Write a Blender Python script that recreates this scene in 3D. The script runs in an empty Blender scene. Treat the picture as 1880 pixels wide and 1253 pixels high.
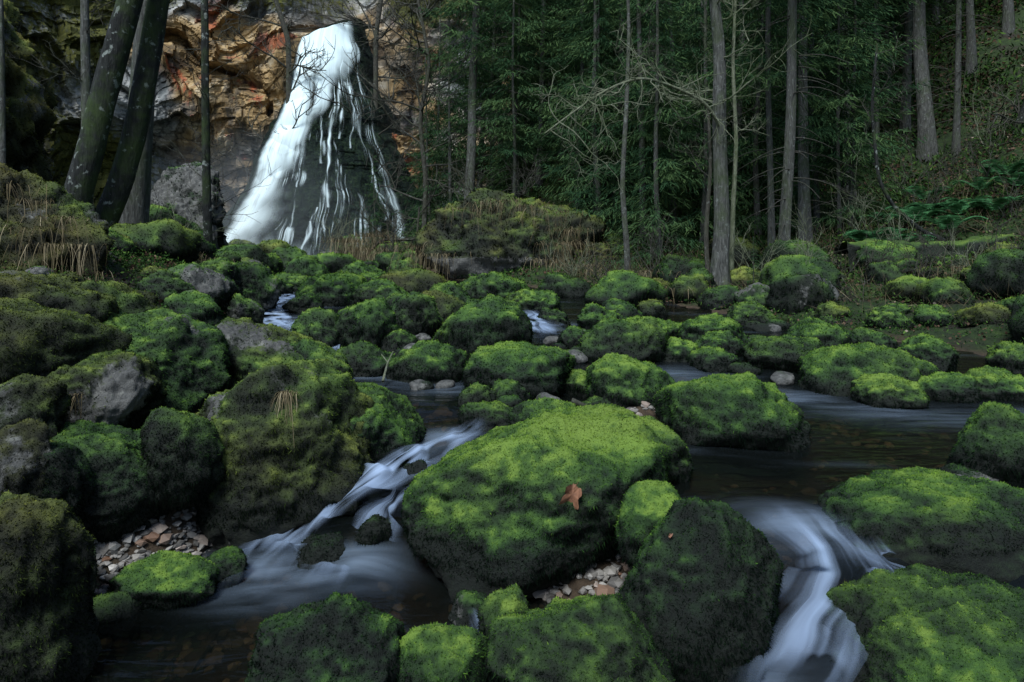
import bpy, bmesh, math, random
import numpy as np
from mathutils import Vector, Quaternion
from mathutils.bvhtree import BVHTree
rng=np.random.default_rng(7); random.seed(7)
EYE=1.6; K=1253.0
def pixel_to_world(bx,by,d):
    """image pixel column bx and row by, at depth d -> world"""
    return np.array([(bx-940)/K*d, d, EYE+(470-by)/K*d])
# ---------------------------------------------------------------- noise
def _h(i,j,k,s):
    h=(i.astype(np.int64)*374761393+j.astype(np.int64)*668265263+k.astype(np.int64)*1440662683+s*974634777)&0xffffffff
    h=((h^(h>>13))*1274126177)&0xffffffff
    h=((h^(h>>16))*2246822519)&0xffffffff
    return ((h^(h>>15))&0xffffff)/float(0x7fffff)-1.0
def cellv(p,s=0):
    i=np.floor(np.asarray(p,float)).astype(np.int64); return _h(i[...,0],i[...,1],i[...,2],s)
def vnoise(p,s=0):
    p=np.asarray(p,float); i=np.floor(p).astype(np.int64); f=p-i; u=f*f*f*(f*(f*6-15)+10)
    x,y,z=i[...,0],i[...,1],i[...,2]; ux,uy,uz=u[...,0],u[...,1],u[...,2]
    def L(a,b,t): return a+(b-a)*t
    return L(L(L(_h(x,y,z,s),_h(x+1,y,z,s),ux),L(_h(x,y+1,z,s),_h(x+1,y+1,z,s),ux),uy),
             L(L(_h(x,y,z+1,s),_h(x+1,y,z+1,s),ux),L(_h(x,y+1,z+1,s),_h(x+1,y+1,z+1,s),ux),uy),uz)
def fbm(p,o=4,s=0):
    r=0;a=1;t=0;p=np.asarray(p,float)
    for k in range(o):
        r=r+a*vnoise(p*(2.03**k)+k*17.3,s+k); t+=a; a*=.5
    return r/t
def ridge(p,o=4,s=0):
    r=0;a=1;t=0;p=np.asarray(p,float)
    for k in range(o):
        r=r+a*(1-2*np.abs(vnoise(p*(2.1**k)+k*11.7,s+k))); t+=a; a*=.5
    return r/t
def sst(a,b,x):
    t=np.clip((x-a)/(b-a),0,1); return t*t*(3-2*t)
def st3(x,y,z=0):
    x,y,z=np.broadcast_arrays(np.asarray(x,float),np.asarray(y,float),np.asarray(z,float)); return np.stack([x,y,z],-1)
# ---------------------------------------------------------------- terrain functions
CP=np.array([(-2,2.8,0),(-1.5,3.2,0),(-.6,2.6,0),(-1,3.0,0),(-.3,2.6,0),(-.45,3.1,0),(-1.35,3.45,0),(-2.2,3.2,0),(0,2.3,0),(.6,2.4,0),(-1,2,0),
 (-1.0,4.05,.22),(-.7,3.75,.12),(-.6,4.2,.30),(-.32,4.55,.44),(-1.05,5.4,.5),(-.6,5.3,.5),(-1.3,6,.52),(-.2,5.6,.5),
 (1.3,3.25,.40),(2,3.5,.40),(2,5,.40),(3,4,.40),(4,6,.42),(1.5,5.5,.42),(3,5,.40),(1,4.2,.40),(.8,3.8,.38),(1.0,6.5,.5),
 (.1,3.0,.0),(.3,3.1,.0),
 (1.0,2.55,.02),(1.25,2.75,.14),(1.45,2.95,.3),(1.6,2.3,0),(1.1,2.3,0)])
def water_z(x,y):
    x=np.asarray(x,float); y=np.asarray(y,float); num=0;den=0
    for a,b,c in CP:
        w=1/(((x-a)**2+(y-b)**2)**2+2e-3); num=num+w*c; den=den+w
    S=.5+.03*(y-6)+.025*np.sin(y*1.1)
    return num/den*(1-sst(5.6,7,y))+S*sst(5.6,7,y)
def xl(y): return np.interp(y,[2,3,4.5,6,9,14,20,30,36],[-1.9,-2.0,-2.15,-2.4,-3.3,-5.2,-8,-13,-16])
def xr(y): return np.interp(y,[2,3,6,9,12,16,20,28,36],[3.2,3.8,5.5,4.3,3.2,1.4,-2,-3.6,-4.2])
def ground(x,y,fine=True):
    x=np.asarray(x,float); y=np.asarray(y,float); w=water_z(x,np.clip(y,1.8,38)); yc=np.clip(y,2,36)
    dl=np.maximum(xl(yc)-x,0); dr=np.maximum(x-xr(yc),0)
    ins=np.minimum(x-xl(yc),xr(yc)-x)
    z=w-.24*sst(0,.5,ins)
    z=z+(1.25*(1-np.exp(-dl*.85)))*(1+.15*sst(8,4,yc))+.09*dl
    z=z+.1*dr+.46*np.logaddexp(0,(x-9.2)*1.5)/1.5
    z=z+.58*np.logaddexp(0,(y-22))*sst(-4,2,x)
    for (a,b,r,h) in ((.36,3.3,.36,.38),(-1.95,3.75,.4,.36),(.98,5.1,.35,.3),(1.5,7.2,.5,.2),(-.1,6.4,.4,.2)):
        z=z+h*np.exp(-((x-a)**2+(y-b)**2)/(r*r))
    z=z+.05*fbm(st3(x*1.7,y*1.7),3,5)
    z=z+.35*fbm(st3(x*.3,y*.3),3,9)*sst(.5,4,np.maximum(dl,dr))+.10*fbm(st3(x*.9,y*.9),3,19)*sst(.3,2,dr)
    return z
def surf(x,y): return np.maximum(ground(x,y),water_z(x,np.clip(y,1.8,38))*1.0)
def hit(bx,by):
    d=np.linspace(1.8,60,2400); x=(bx-940)/K*d; z=EYE+(470-by)/K*d
    g=surf(x,d); idx=np.nonzero(z<g)[0]
    return float(d[idx[0]]) if len(idx) else 40.0
# ---------------------------------------------------------------- mesh helpers
SC=bpy.context.scene
def mk(name,V,F,mat,smooth=True,attrs=None,loc=None,parent=None,uv=None):
    V=np.asarray(V,np.float32).reshape(-1,3); F=np.asarray(F,np.int32)
    if loc is not None: V=V-np.asarray(loc,np.float32)
    me=bpy.data.meshes.new(name); n,k=F.shape
    me.vertices.add(len(V)); me.vertices.foreach_set('co',V.ravel())
    me.loops.add(n*k); me.loops.foreach_set('vertex_index',F.ravel())
    me.polygons.add(n); me.polygons.foreach_set('loop_start',np.arange(0,n*k,k,dtype=np.int32))
    try: me.polygons.foreach_set('loop_total',np.full(n,k,np.int32))
    except Exception: pass
    me.polygons.foreach_set('use_smooth',np.full(n,smooth,bool))
    me.update(calc_edges=True)
    if attrs:
        for a,v in attrs.items():
            at=me.attributes.new(a,'FLOAT','POINT'); at.data.foreach_set('value',np.asarray(v,np.float32).ravel())
    if uv is not None:
        at=me.attributes.new('flow','FLOAT_VECTOR','POINT'); at.data.foreach_set('vector',np.asarray(uv,np.float32).ravel())
    me.materials.append(mat)
    ob=bpy.data.objects.new(name,me); SC.collection.objects.link(ob)
    if loc is not None: ob.location=[float(c) for c in loc]
    if parent is not None: ob.parent=parent; ob.location=(0,0,0) 
    return ob
def gridF(nu,nv):
    i,j=np.meshgrid(np.arange(nu-1),np.arange(nv-1),indexing='ij'); a=i*nv+j
    return np.stack([a,a+nv,a+nv+1,a+1],-1).reshape(-1,4)
def tag(o,label=None,cat=None,group=None,kind=None):
    if label: o['label']=label
    if cat: o['category']=cat
    if group: o['group']=group
    if kind: o['kind']=kind
    return o
def empty(name,loc):
    e=bpy.data.objects.new(name,None); e.empty_display_size=.2; e.location=[float(c) for c in loc]; SC.collection.objects.link(e); return e
def norm(v): return v/np.maximum(np.linalg.norm(v,axis=-1,keepdims=True),1e-9)
# ---------------------------------------------------------------- materials
class M:
    def __init__(s,name):
        s.m=bpy.data.materials.new(name); s.m.use_nodes=True; s.nt=s.m.node_tree; s.nt.nodes.clear()
        s.out=s.n('OutputMaterial')
    def n(s,t,**kw):
        return s.nt.nodes.new('ShaderNode'+t)
    def l(s,a,b): s.nt.links.new(a,b)
    def noise(s,scale,detail=6,rough=.6,vec=None,dist=0):
        nd=s.n('TexNoise'); nd.inputs['Scale'].default_value=scale; nd.inputs['Detail'].default_value=detail
        nd.inputs['Roughness'].default_value=rough; nd.inputs['Distortion'].default_value=dist
        if vec is not None: s.l(vec,nd.inputs['Vector'])
        return nd.outputs['Fac']
    def vor(s,scale,vec=None,feature='F1',out='Distance'):
        nd=s.n('TexVoronoi'); nd.feature=feature; nd.inputs['Scale'].default_value=scale
        if vec is not None: s.l(vec,nd.inputs['Vector'])
        return nd.outputs[out]
    def attr(s,a,vec=False):
        nd=s.n('Attribute'); nd.attribute_name=a; return nd.outputs['Vector' if vec else 'Fac']
    def math(s,op,a,b=None,clamp=False):
        nd=s.n('Math'); nd.operation=op; nd.use_clamp=clamp
        for i,v in enumerate((a,b)):
            if v is None: continue
            if isinstance(v,(int,float)): nd.inputs[i].default_value=v
            else: s.l(v,nd.inputs[i])
        return nd.outputs[0]
    def ramp(s,fac,stops):
        nd=s.n('ValToRGB'); e=nd.color_ramp.elements
        while len(e)<len(stops): e.new(.5)
        for i,(p,c) in enumerate(stops):
            e[i].position=p
        for i,(p,c) in enumerate(stops):
            if isinstance(c,(int,float)): c=(c,c,c)
            e[i].color=(*c,1)
        s.l(fac,nd.inputs[0]); return nd.outputs[0]
    def mix(s,f,a,b,mode='MIX'):
        nd=s.n('MixRGB'); nd.blend_type=mode
        for i,v in zip((0,1,2),(f,a,b)):
            if isinstance(v,(int,float)) and i==0: nd.inputs[0].default_value=v
            elif isinstance(v,tuple): nd.inputs[i].default_value=(*v,1)
            else: s.l(v,nd.inputs[i])
        return nd.outputs[0]
    def co(s,kind='Object',scale=None):
        o=s.n('TexCoord').outputs[kind]
        if scale:
            mp=s.n('Mapping'); mp.inputs['Scale'].default_value=scale; s.l(o,mp.inputs[0]); o=mp.outputs[0]
        return o
    def scale(s,v,sc):
        mp=s.n('Mapping'); mp.inputs['Scale'].default_value=sc; s.l(v,mp.inputs[0]); return mp.outputs[0]
    def bump(s,h,st=.5,dist=.02,prev=None):
        nd=s.n('Bump'); nd.inputs['Strength'].default_value=st; nd.inputs['Distance'].default_value=dist
        s.l(h,nd.inputs['Height'])
        if prev is not None: s.l(prev,nd.inputs['Normal'])
        return nd.outputs[0]
    def princ(s,col,rough=.8,spec=.3,nrm=None,link=True):
        nd=s.n('BsdfPrincipled')
        if isinstance(col,tuple): nd.inputs['Base Color'].default_value=(*col,1)
        else: s.l(col,nd.inputs['Base Color'])
        if isinstance(rough,(int,float)): nd.inputs['Roughness'].default_value=rough
        else: s.l(rough,nd.inputs['Roughness'])
        nd.inputs['Specular IOR Level'].default_value=spec
        if nrm is not None: s.l(nrm,nd.inputs['Normal'])
        if link: s.l(nd.outputs[0],s.out.inputs[0])
        return nd
MOSS=[(0,(.003,.006,.004)),(.25,(.007,.017,.007)),(.5,(.017,.045,.011)),(.75,(.044,.102,.017)),(1,(.13,.22,.032))]
OCH=[(0,(.004,.006,.003)),(.4,(.028,.027,.008)),(.75,(.078,.070,.018)),(1,(.16,.14,.038))]
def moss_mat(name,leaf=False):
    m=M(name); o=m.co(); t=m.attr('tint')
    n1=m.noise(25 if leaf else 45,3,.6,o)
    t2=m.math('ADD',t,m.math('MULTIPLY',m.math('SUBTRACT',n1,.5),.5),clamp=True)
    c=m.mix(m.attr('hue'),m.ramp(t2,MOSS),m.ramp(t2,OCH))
    if leaf:
        d=m.n('BsdfDiffuse'); m.l(c,d.inputs[0]); m.l(d.outputs[0],m.out.inputs[0]); return m.m
    g=m.noise(3.5,8,.65,o); g2=m.noise(30,6,.7,o)
    st=m.mix(.45,m.ramp(g,[(.3,(.025,.028,.029)),(.5,(.07,.075,.073)),(.7,(.15,.155,.148))]),m.ramp(g2,[(.35,(.012,.012,.012)),(.6,(.12,.122,.113))]))
    lich=m.ramp(m.noise(14,3,.6,o),[(.58,0.),(.66,1.)])
    st=m.mix(m.math('MULTIPLY',lich,.5),st,(.22,.23,.205))
    sm=m.math('ADD',m.attr('stone'),m.math('MULTIPLY',m.math('SUBTRACT',m.noise(18,6,.7,o),.5),.9))
    sm=m.ramp(sm,[(.42,0.),(.58,1.)])
    col=m.mix(sm,c,st)
    b=m.bump(m.noise(70,5,.75,o),.9,.014); b=m.bump(m.noise(14,5,.65,o),.6,.03,b)
    m.princ(col,.75,.3,b); return m.m
MM=moss_mat('mossy_stone'); ML=moss_mat('moss_leaf',True)
# ground
m=M('forest_floor'); o=m.co(); a=m.attr('tint')
mo=m.ramp(m.math('ADD',m.math('MULTIPLY',m.noise(6,6,.65,o),.8),m.math('MULTIPLY',m.noise(60,4,.7,o),.35)),[(.35,(.005,.010,.004)),(.6,(.018,.038,.009)),(.85,(.06,.105,.018))])
so=m.ramp(m.noise(40,8,.75,o),[(.3,(.007,.006,.005)),(.55,(.022,.018,.013)),(.72,(.058,.045,.031))])
vd=m.vor(26,o)
gr=m.mix(.2,m.ramp(m.noise(14,6,.7,o),[(.3,(.018,.013,.009)),(.7,(.10,.07,.042))]),m.ramp(vd,[(.05,(.10,.08,.06)),(.55,(.02,.015,.01))]))
c=m.mix(m.ramp(m.noise(1.3,6,.6,o),[(.35,0.),(.48,1.)]),so,mo)
c=m.mix(a,c,gr)
b=m.bump(m.noise(50,6,.8,o),.9,.03); b=m.bump(vd,.3,.02,b)
m.princ(c,.8,.3,b); GRD=m.m
# rock / gravel
m=M('gravel_stone'); o=m.co(); t=m.attr('tint')
c=m.mix(.4,m.ramp(t,[(0,(.07,.07,.067)),(.5,(.22,.21,.19)),(.8,(.35,.34,.31)),(.9,(.2,.11,.065)),(1,(.5,.49,.45))]),m.ramp(m.noise(60,5,.7,o),[(.3,.15),(.7,.6)]),'MULTIPLY')
m.princ(c,.45,.4); GRV=m.m
# cliff
m=M('cliff_rock'); o=m.co()
n1=m.noise(.6,10,.68,o); n2=m.noise(3.2,8,.75,o)
vs=m.noise(1.1,7,.65,m.co('Object',(1,1,.2)))
wv=m.n('VectorMath'); wv.operation='MULTIPLY_ADD'; nz=m.n('TexNoise'); nz.inputs['Scale'].default_value=.8; nz.inputs['Detail'].default_value=5; m.l(o,nz.inputs['Vector']); m.l(nz.outputs['Color'],wv.inputs[0]); wv.inputs[1].default_value=(1.6,1.6,1.6); m.l(o,wv.inputs[2])
crk=m.n('TexVoronoi'); crk.feature='DISTANCE_TO_EDGE'; crk.inputs['Scale'].default_value=.4; m.l(m.scale(wv.outputs[0],(1,1,1.7)),crk.inputs['Vector'])
crk2=m.n('TexVoronoi'); crk2.feature='DISTANCE_TO_EDGE'; crk2.inputs['Scale'].default_value=1.5; m.l(m.scale(wv.outputs[0],(1,1,1.5)),crk2.inputs['Vector'])
grey=m.ramp(n1,[(.34,(.032,.040,.044)),(.45,(.105,.12,.125)),(.54,(.23,.245,.245)),(.66,(.45,.455,.43))])
och=m.ramp(n1,[(.34,(.06,.038,.018)),(.45,(.20,.13,.05)),(.55,(.36,.25,.11)),(.68,(.46,.40,.28))])
rust=m.ramp(n2,[(.35,(.09,.025,.012)),(.65,(.42,.12,.04))])
col=m.mix(m.attr('hue'),grey,och)
col=m.mix(m.ramp(m.noise(.4,5,.6,o),[(.58,0.),(.62,.95)]),col,m.mix(m.attr('hue'),grey,rust))
col=m.mix(m.ramp(vs,[(.38,.7),(.5,0.)]),col,(.022,.028,.032))
col=m.mix(m.ramp(crk.outputs[0],[(.0,.8),(.03,0.)]),col,(.014,.015,.016))
col=m.mix(m.ramp(m.math('ADD',m.attr('stone'),m.math('MULTIPLY',m.math('SUBTRACT',n2,.5),.9)),[(.45,0.),(.6,1.)]),col,m.ramp(n2,[(.3,(.018,.026,.009)),(.6,(.09,.095,.02)),(.8,(.2,.175,.04))]))
b=m.bump(n2,.7,.08); b=m.bump(crk2.outputs[0],.3,.12,b)
m.princ(col,.8,.25,b); CLF=m.m
# fall mound
m=M('wet_fall_rock'); o=m.co(); n2=m.noise(2.2,9,.75,o); n3=m.noise(9,6,.7,o)
c=m.ramp(m.math('ADD',m.math('MULTIPLY',n2,.6),m.math('MULTIPLY',n3,.4)),[(.36,(.002,.005,.006)),(.48,(.007,.016,.014)),(.56,(.022,.042,.024)),(.66,(.06,.095,.045))])
m.princ(c,.85,.12,m.bump(n3,.8,.12,m.bump(n2,1,.4))); FRK=m.m
# silk water
def silk(name,col,sc,lo=.55,tl=.2):
    m=M(name); f=m.attr('foam'); fl=m.attr('flow',True)
    s1=m.noise(1,4,.55,m.scale(fl,sc)); 
    al=m.math('MULTIPLY',f,m.ramp(s1,[(.3,lo),(.62,1.)]),clamp=True)
    d=m.n('BsdfDiffuse'); d.inputs[0].default_value=(*col,1)
    t=m.n('BsdfTranslucent'); t.inputs[0].default_value=(*col,1)
    ms=m.n('MixShader'); ms.inputs[0].default_value=tl; m.l(d.outputs[0],ms.inputs[1]); m.l(t.outputs[0],ms.inputs[2])
    tr=m.n('BsdfTransparent'); mx=m.n('MixShader'); m.l(al,mx.inputs[0]); m.l(tr.outputs[0],mx.inputs[1]); m.l(ms.outputs[0],mx.inputs[2])
    m.l(mx.outputs[0],m.out.inputs[0]); return m.m
SILK=silk('falling_water',(.76,.95,1.),(.5,1,1),.8,.04); CASC=silk('silky_water',(.32,.43,.6),(1,1,1),.7)
# stream
m=M('stream_water'); o=m.co(); f=m.attr('foam')
w1=m.noise(3,3,.5,m.co('Object',(1,3,1)),.6); w2=m.noise(14,3,.5,m.co('Object',(1,2.2,1)),.4)
b=m.bump(w1,.22,.12); b=m.bump(w2,.12,.02,b)
fr=m.n('Fresnel'); fr.inputs['IOR'].default_value=1.33; m.l(b,fr.inputs['Normal'])
g=m.n('BsdfGlossy'); g.inputs['Roughness'].default_value=.1; m.l(b,g.inputs['Normal'])
tr=m.n('BsdfTransparent'); tr.inputs[0].default_value=(.40,.33,.22,1)
dk=m.n('BsdfDiffuse'); dk.inputs[0].default_value=(.007,.010,.009,1)
m0=m.n('MixShader'); m0.inputs[0].default_value=.38; m.l(tr.outputs[0],m0.inputs[1]); m.l(dk.outputs[0],m0.inputs[2])
m1=m.n('MixShader'); m.l(fr.outputs[0],m1.inputs[0]); m.l(m0.outputs[0],m1.inputs[1]); m.l(g.outputs[0],m1.inputs[2])
d=m.n('BsdfDiffuse'); d.inputs[0].default_value=(.26,.35,.46,1)
s1=m.noise(1.6,4,.5,m.co('Object',(1,4,1)),.8)
al=m.math('MULTIPLY',f,m.ramp(s1,[(.33,.15),(.72,1.)]),clamp=True)
m2=m.n('MixShader'); m.l(al,m2.inputs[0]); m.l(m1.outputs[0],m2.inputs[1]); m.l(d.outputs[0],m2.inputs[2]); m.l(m2.outputs[0],m.out.inputs[0]); WAT=m.m
# bark
def bark(name,c0,c1,c2,lich=.6,moss=0.):
    m=M(name); o=m.co(); ov=m.co('Object',(6,6,1.2))
    n=m.noise(4,8,.7,ov); c=m.ramp(n,[(.3,c0),(.5,c1),(.72,c2)])
    sp=m.ramp(m.noise(9,4,.6,o),[(.6,0.),(.66,1.)]); c=m.mix(m.math('MULTIPLY',sp,lich),c,(.26,.3,.28))
    if moss: c=m.mix(m.math('MULTIPLY',m.ramp(m.noise(1.6,6,.65,o),[(.47,0.),(.6,1.)]),moss),c,(.038,.068,.014))
    b=m.bump(n,1.,.05); m.princ(c,.85,.25,b); return m.m
BK1=bark('dark_lichen_bark',(.005,.006,.006),(.015,.018,.017),(.045,.05,.047),.8,.65)
BK2=bark('spruce_bark',(.022,.024,.022),(.066,.07,.065),(.145,.155,.145),.4,.45)
BK3=bark('pale_twig_bark',(.06,.068,.045),(.14,.16,.105),(.25,.28,.2),.3,.5)
BK4=bark('dark_twig_bark',(.018,.018,.015),(.045,.045,.037),(.09,.09,.075),.3,.2)
def leafmat(name,stops,tr=.25):
    m=M(name); t=m.attr('tint'); c=m.ramp(t,stops)
    d=m.n('BsdfDiffuse'); m.l(c,d.inputs[0]); q=m.n('BsdfTranslucent'); m.l(c,q.inputs[0])
    x=m.n('MixShader'); x.inputs[0].default_value=tr; m.l(d.outputs[0],x.inputs[1]); m.l(q.outputs[0],x.inputs[2])
    m.l((x if tr else d).outputs[0],m.out.inputs[0]); return m.m
NED=leafmat('spruce_needles',[(0,(.013,.036,.020)),(.5,(.038,.084,.038)),(1,(.095,.16,.06))],.3)
STR=leafmat('dry_grass',[(0,(.035,.03,.016)),(.5,(.12,.10,.058)),(1,(.27,.235,.155))],0)
LIT=leafmat('leaf_litter',[(0,(.02,.014,.01)),(.5,(.072,.046,.031)),(.85,(.15,.105,.073)),(1,(.28,.24,.19))],0)
GRN=leafmat('green_undergrowth',[(0,(.006,.015,.006)),(.5,(.022,.052,.014)),(1,(.075,.14,.03))],0)
FRN=leafmat('fern_green',[(0,(.02,.075,.03)),(1,(.08,.22,.09))],.2)
m=M('autumn_leaf'); c=m.ramp(m.noise(30,5,.6,m.co()),[(.35,(.09,.042,.025)),(.65,(.27,.135,.078))]); m.princ(c,.5,.4); ALF=m.m
# ---------------------------------------------------------------- ground sheet
def warp(a,b,n,c,p):
    t=np.linspace(-1,1,n); s=np.sign(t)*np.abs(t)**p
    return np.where(s<0,c+(c-a)*s,c+(b-c)*s)
gx=warp(-60,70,560,0,2.4); gy=warp(-14,95,640,3.4,2.4)
X,Y=np.meshgrid(gx,gy,indexing='ij'); Z=ground(X,Y)
dsub=np.maximum(np.hypot(X,Y),1)
Z=Z+.02*fbm(st3(X*7,Y*7),3,31)*np.clip(dsub/5,.5,3)
yc=np.clip(Y,2,36); ins=np.minimum(X-xl(yc),xr(yc)-X)
tint=sst(-.35,.1,ins+.25*fbm(st3(X*1.3,Y*1.3),3,77))
mk('ground',st3(X,Y,Z),gridF(560,640),GRD,True,{'tint':tint}); tag(bpy.data.objects['ground'],'mossy forest floor with gravel stream bed between rising banks','ground',kind='structure')
# ---------------------------------------------------------------- stream water
foam_pts=[]
def fp(bx,by,r,s,z=None):
    d=hit(bx,by); foam_pts.append(((bx-940)/K*d,d,r,s))
for q in ((640,1040,.12,.5),(590,1055,.12,.38),(500,1030,.1,.4),(470,1045,.13,.5),(470,1090,.14,.28),(400,1060,.1,.2),(690,860,.12,.35),(750,850,.1,.35),(820,800,.12,.45),(830,715,.2,.35),(640,690,.25,.3),(740,700,.25,.2),
  (1450,730,.22,.32),(1600,755,.26,.26),(1750,768,.3,.22),(1860,772,.3,.22),(1300,800,.25,.12),(1240,690,.3,.25),(1470,960,.14,.35),(1560,1000,.1,.2),(930,1230,.1,.4),(1270,1245,.08,.6),(1390,1245,.1,.5),
  (520,560,.5,.6),(500,590,.5,.5),(990,600,.4,.45),(750,1250,.08,.3),(480,485,2,.5),(540,487,2,.6)): fp(*q)
ny=620; nx=260
yy=2+(36-2)*np.linspace(0,1,ny)**1.9; yy[0]=1.4
u=np.linspace(0,1,nx); YY=np.repeat(yy[None,:],nx,0); XX=(xl(yy)-1.2)[None,:]*(1-u[:,None])+(xr(yy)+1.0)[None,:]*u[:,None]
ZZ=water_z(XX,np.clip(YY,1.8,38))
ZZ=ZZ+.006*fbm(st3(XX*3,YY*6),3,3)*np.clip(YY/4,1,3)
fo=np.zeros_like(XX)
for a,b,r,s in foam_pts: fo=np.maximum(fo,s*np.exp(-(((XX-a)/1.8)**2+(YY-b)**2)/(r*r)))
fo=np.maximum(fo,.07*sst(.15,.6,fbm(st3(XX*1.1,YY*3.5),3,21)))
W=mk('stream_water',st3(XX,YY,ZZ),gridF(nx,ny),WAT,True,{'foam':fo}); tag(W,'dark clear stream running between mossy boulders','water',kind='structure')
# ---------------------------------------------------------------- boulders
ICO={}
def ico(l):
    if l not in ICO:
        bm=bmesh.new(); bmesh.ops.create_icosphere(bm,subdivisions=l,radius=1)
        V=np.array([v.co[:] for v in bm.verts]); F=np.array([[v.index for v in f.verts] for f in bm.faces]); bm.free(); ICO[l]=(V,F)
    return ICO[l]
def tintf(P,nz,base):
    return base+.34*fbm(P*2.2,3,40)+.28*fbm(P*8,3,41)+.64*np.clip(nz,-.5,1)-.23  # moss colour noise plus painted light: up-facing tops lighter, sides darker
def rotm(rx,ry,rz):
    cx,sx,cy,sy,cz,sz=math.cos(rx),math.sin(rx),math.cos(ry),math.sin(ry),math.cos(rz),math.sin(rz)
    return np.array([[cz,-sz,0],[sz,cz,0],[0,0,1]])@np.array([[cy,0,sy],[0,1,0],[-sy,0,cy]])@np.array([[1,0,0],[0,cx,-sx],[0,sx,cx]])
NB=[0]
BOX=[]
ob_b={}
def stone_obj(name,c,abc,lvl=5,seed=0,tilt=0,yaw=0,pitch=0,box=2.5,rough=.16,base=.3,hue=0.,stone=.0,leaf=1.,label='',cat='boulder',group='mossy boulders in the stream',under=None,maxleaf=90000,lump=.8):
    V,F=ico(lvl); n=V/((np.abs(V)**box).sum(1)**(1/box))[:,None]
    so=np.array([seed*3.7,seed*1.3,seed*7.1]); a,b,cc=abc; sz=(a*b*cc)**(1/3)
    r=1+rough*1.25*fbm(n*1.05+so,2,1)+rough*.75*fbm(n*2.6+so,3,2)
    rs=np.random.default_rng(seed+100)
    for k in range(9):
        dv=norm(rs.normal(size=3)); dd=n@dv; lim=rs.uniform(.70,.95)
        r=np.where(dd*r>lim, r*(.2+.8*lim/np.maximum(dd*r,1e-6)), r)
    P=n*r[:,None]*np.array(abc)
    if under is not None:
        zz=P[:,2]/cc; P[:,:2]*=(1-under*sst(.1,-.6,zz))[:,None]
    P=P@rotm(math.radians(pitch),math.radians(tilt),math.radians(yaw)).T
    c=np.array(c,float); Wd=P+c
    nn=norm(P/np.array(abc)**1)
    dist=max(2.3,c[1])
    amp=.016*min(3.5,dist/3.5)**.7
    fr=1/max(1,(dist/4)**.6)
    small=min(1,sz/.3+.2)
    d1=fbm(Wd*5*fr,2,11); d2=np.abs(vnoise(Wd*11*fr,12))+.5*np.abs(vnoise(Wd*23*fr,13)); d3=fbm(Wd*34*fr,2,14)
    P=P+nn*((amp*2.6*d1+amp*1.7*d2+amp*.95*d3)*small*lump)[:,None]
    cre=.34*(d2-.42)+.22*d3+.08*d1  # crevice shade painted into the moss tint: hollows darker, clumps lighter
    if lump>1.4: P=P+nn*(.11*sz*ridge(Wd*(1.1/sz),3,19))[:,None]
    Wd=P+c
    A=Wd[F[:,1]]-Wd[F[:,0]]; B=Wd[F[:,2]]-Wd[F[:,0]]; FN=np.cross(A,B); ar=np.linalg.norm(FN,axis=1)/2; FN=norm(FN)
    VN=np.zeros_like(Wd)
    for k in range(3): np.add.at(VN,F[:,k],FN)
    VN=norm(VN)
    stn=np.clip(stone+ .9*fbm(Wd*2.3+so,4,51)*(1 if stone>0 else 0) - .1*(stone<=0),0,1)
    if under is not None: stn=np.maximum(stn,.95*sst(.15,-.15,P[:,2]/cc))
    hu=np.clip(hue+.6*fbm(Wd*1.5+so,3,61)+.1,0,.9)*(1 if hue>0 else .35)
    wl=water_z(c[0],min(c[1],36))
    def xt(p): return -.45*sst(.18,0,p[:,2]+c[2]-wl)-.36*sst(.25,-.45,p[:,2]/cc)  # wet moss dark at the waterline; lower sides also carry painted shade
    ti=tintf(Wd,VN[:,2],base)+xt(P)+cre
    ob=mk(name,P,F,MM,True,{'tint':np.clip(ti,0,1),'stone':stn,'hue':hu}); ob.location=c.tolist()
    tag(ob,label,cat,group)
    if lvl==6: ob_b[ob.name]=(Wd,F)
    if leaf>0:
        size=max(.0080,.0025*dist); size=min(size,.07)
        fs=stn[F].mean(1); fz=Wd[F][:,:,2].mean(1); gz=wl-.05
        pr=ar*np.clip(1.25-1.6*fs,0.02,1)*(fz>gz)*np.where((FN[:,1]>.45)&(FN[:,2]<.35),.0,1.)*(FN[:,2]>-.75)
        tot=pr.sum()
        if tot>0:
            n_=int(min(maxleaf,leaf*tot*1.05/(size*size)))
            ix=rs.choice(len(F),n_,p=pr/tot); r1=np.sqrt(rs.random(n_)); r2=rs.random(n_)
            bc=np.stack([1-r1,r1*(1-r2),r1*r2],-1)
            p=(P[F[ix]]*bc[:,:,None]).sum(1); N_=norm((VN[F[ix]]*bc[:,:,None]).sum(1)); nz=N_[:,2]
            down=np.clip(.5-nz,0,1.2)
            dr=norm(N_*.75+rs.normal(size=(n_,3))*.6+np.array([0,0,-1])*down[:,None]*1.2)
            sd=norm(np.cross(dr,rs.normal(size=(n_,3))))
            L=size*rs.uniform(.5,1.6,n_)*(1+1.6*down); wd=size*.40*rs.uniform(.7,1.3,n_)/(1+.6*down)
            p=p-N_*size*.2
            v=np.stack([p-sd*wd[:,None],p+sd*wd[:,None],p+dr*L[:,None]],1).reshape(-1,3)
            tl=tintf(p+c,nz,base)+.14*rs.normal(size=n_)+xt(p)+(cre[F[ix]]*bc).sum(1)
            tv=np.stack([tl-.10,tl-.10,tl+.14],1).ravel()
            h=(hu[F[ix]]*bc).sum(1)
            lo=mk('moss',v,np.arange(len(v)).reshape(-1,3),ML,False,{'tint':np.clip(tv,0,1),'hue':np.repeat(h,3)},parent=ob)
    BOX.append((c[0],c[1],max(a,b)))
    return ob
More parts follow.
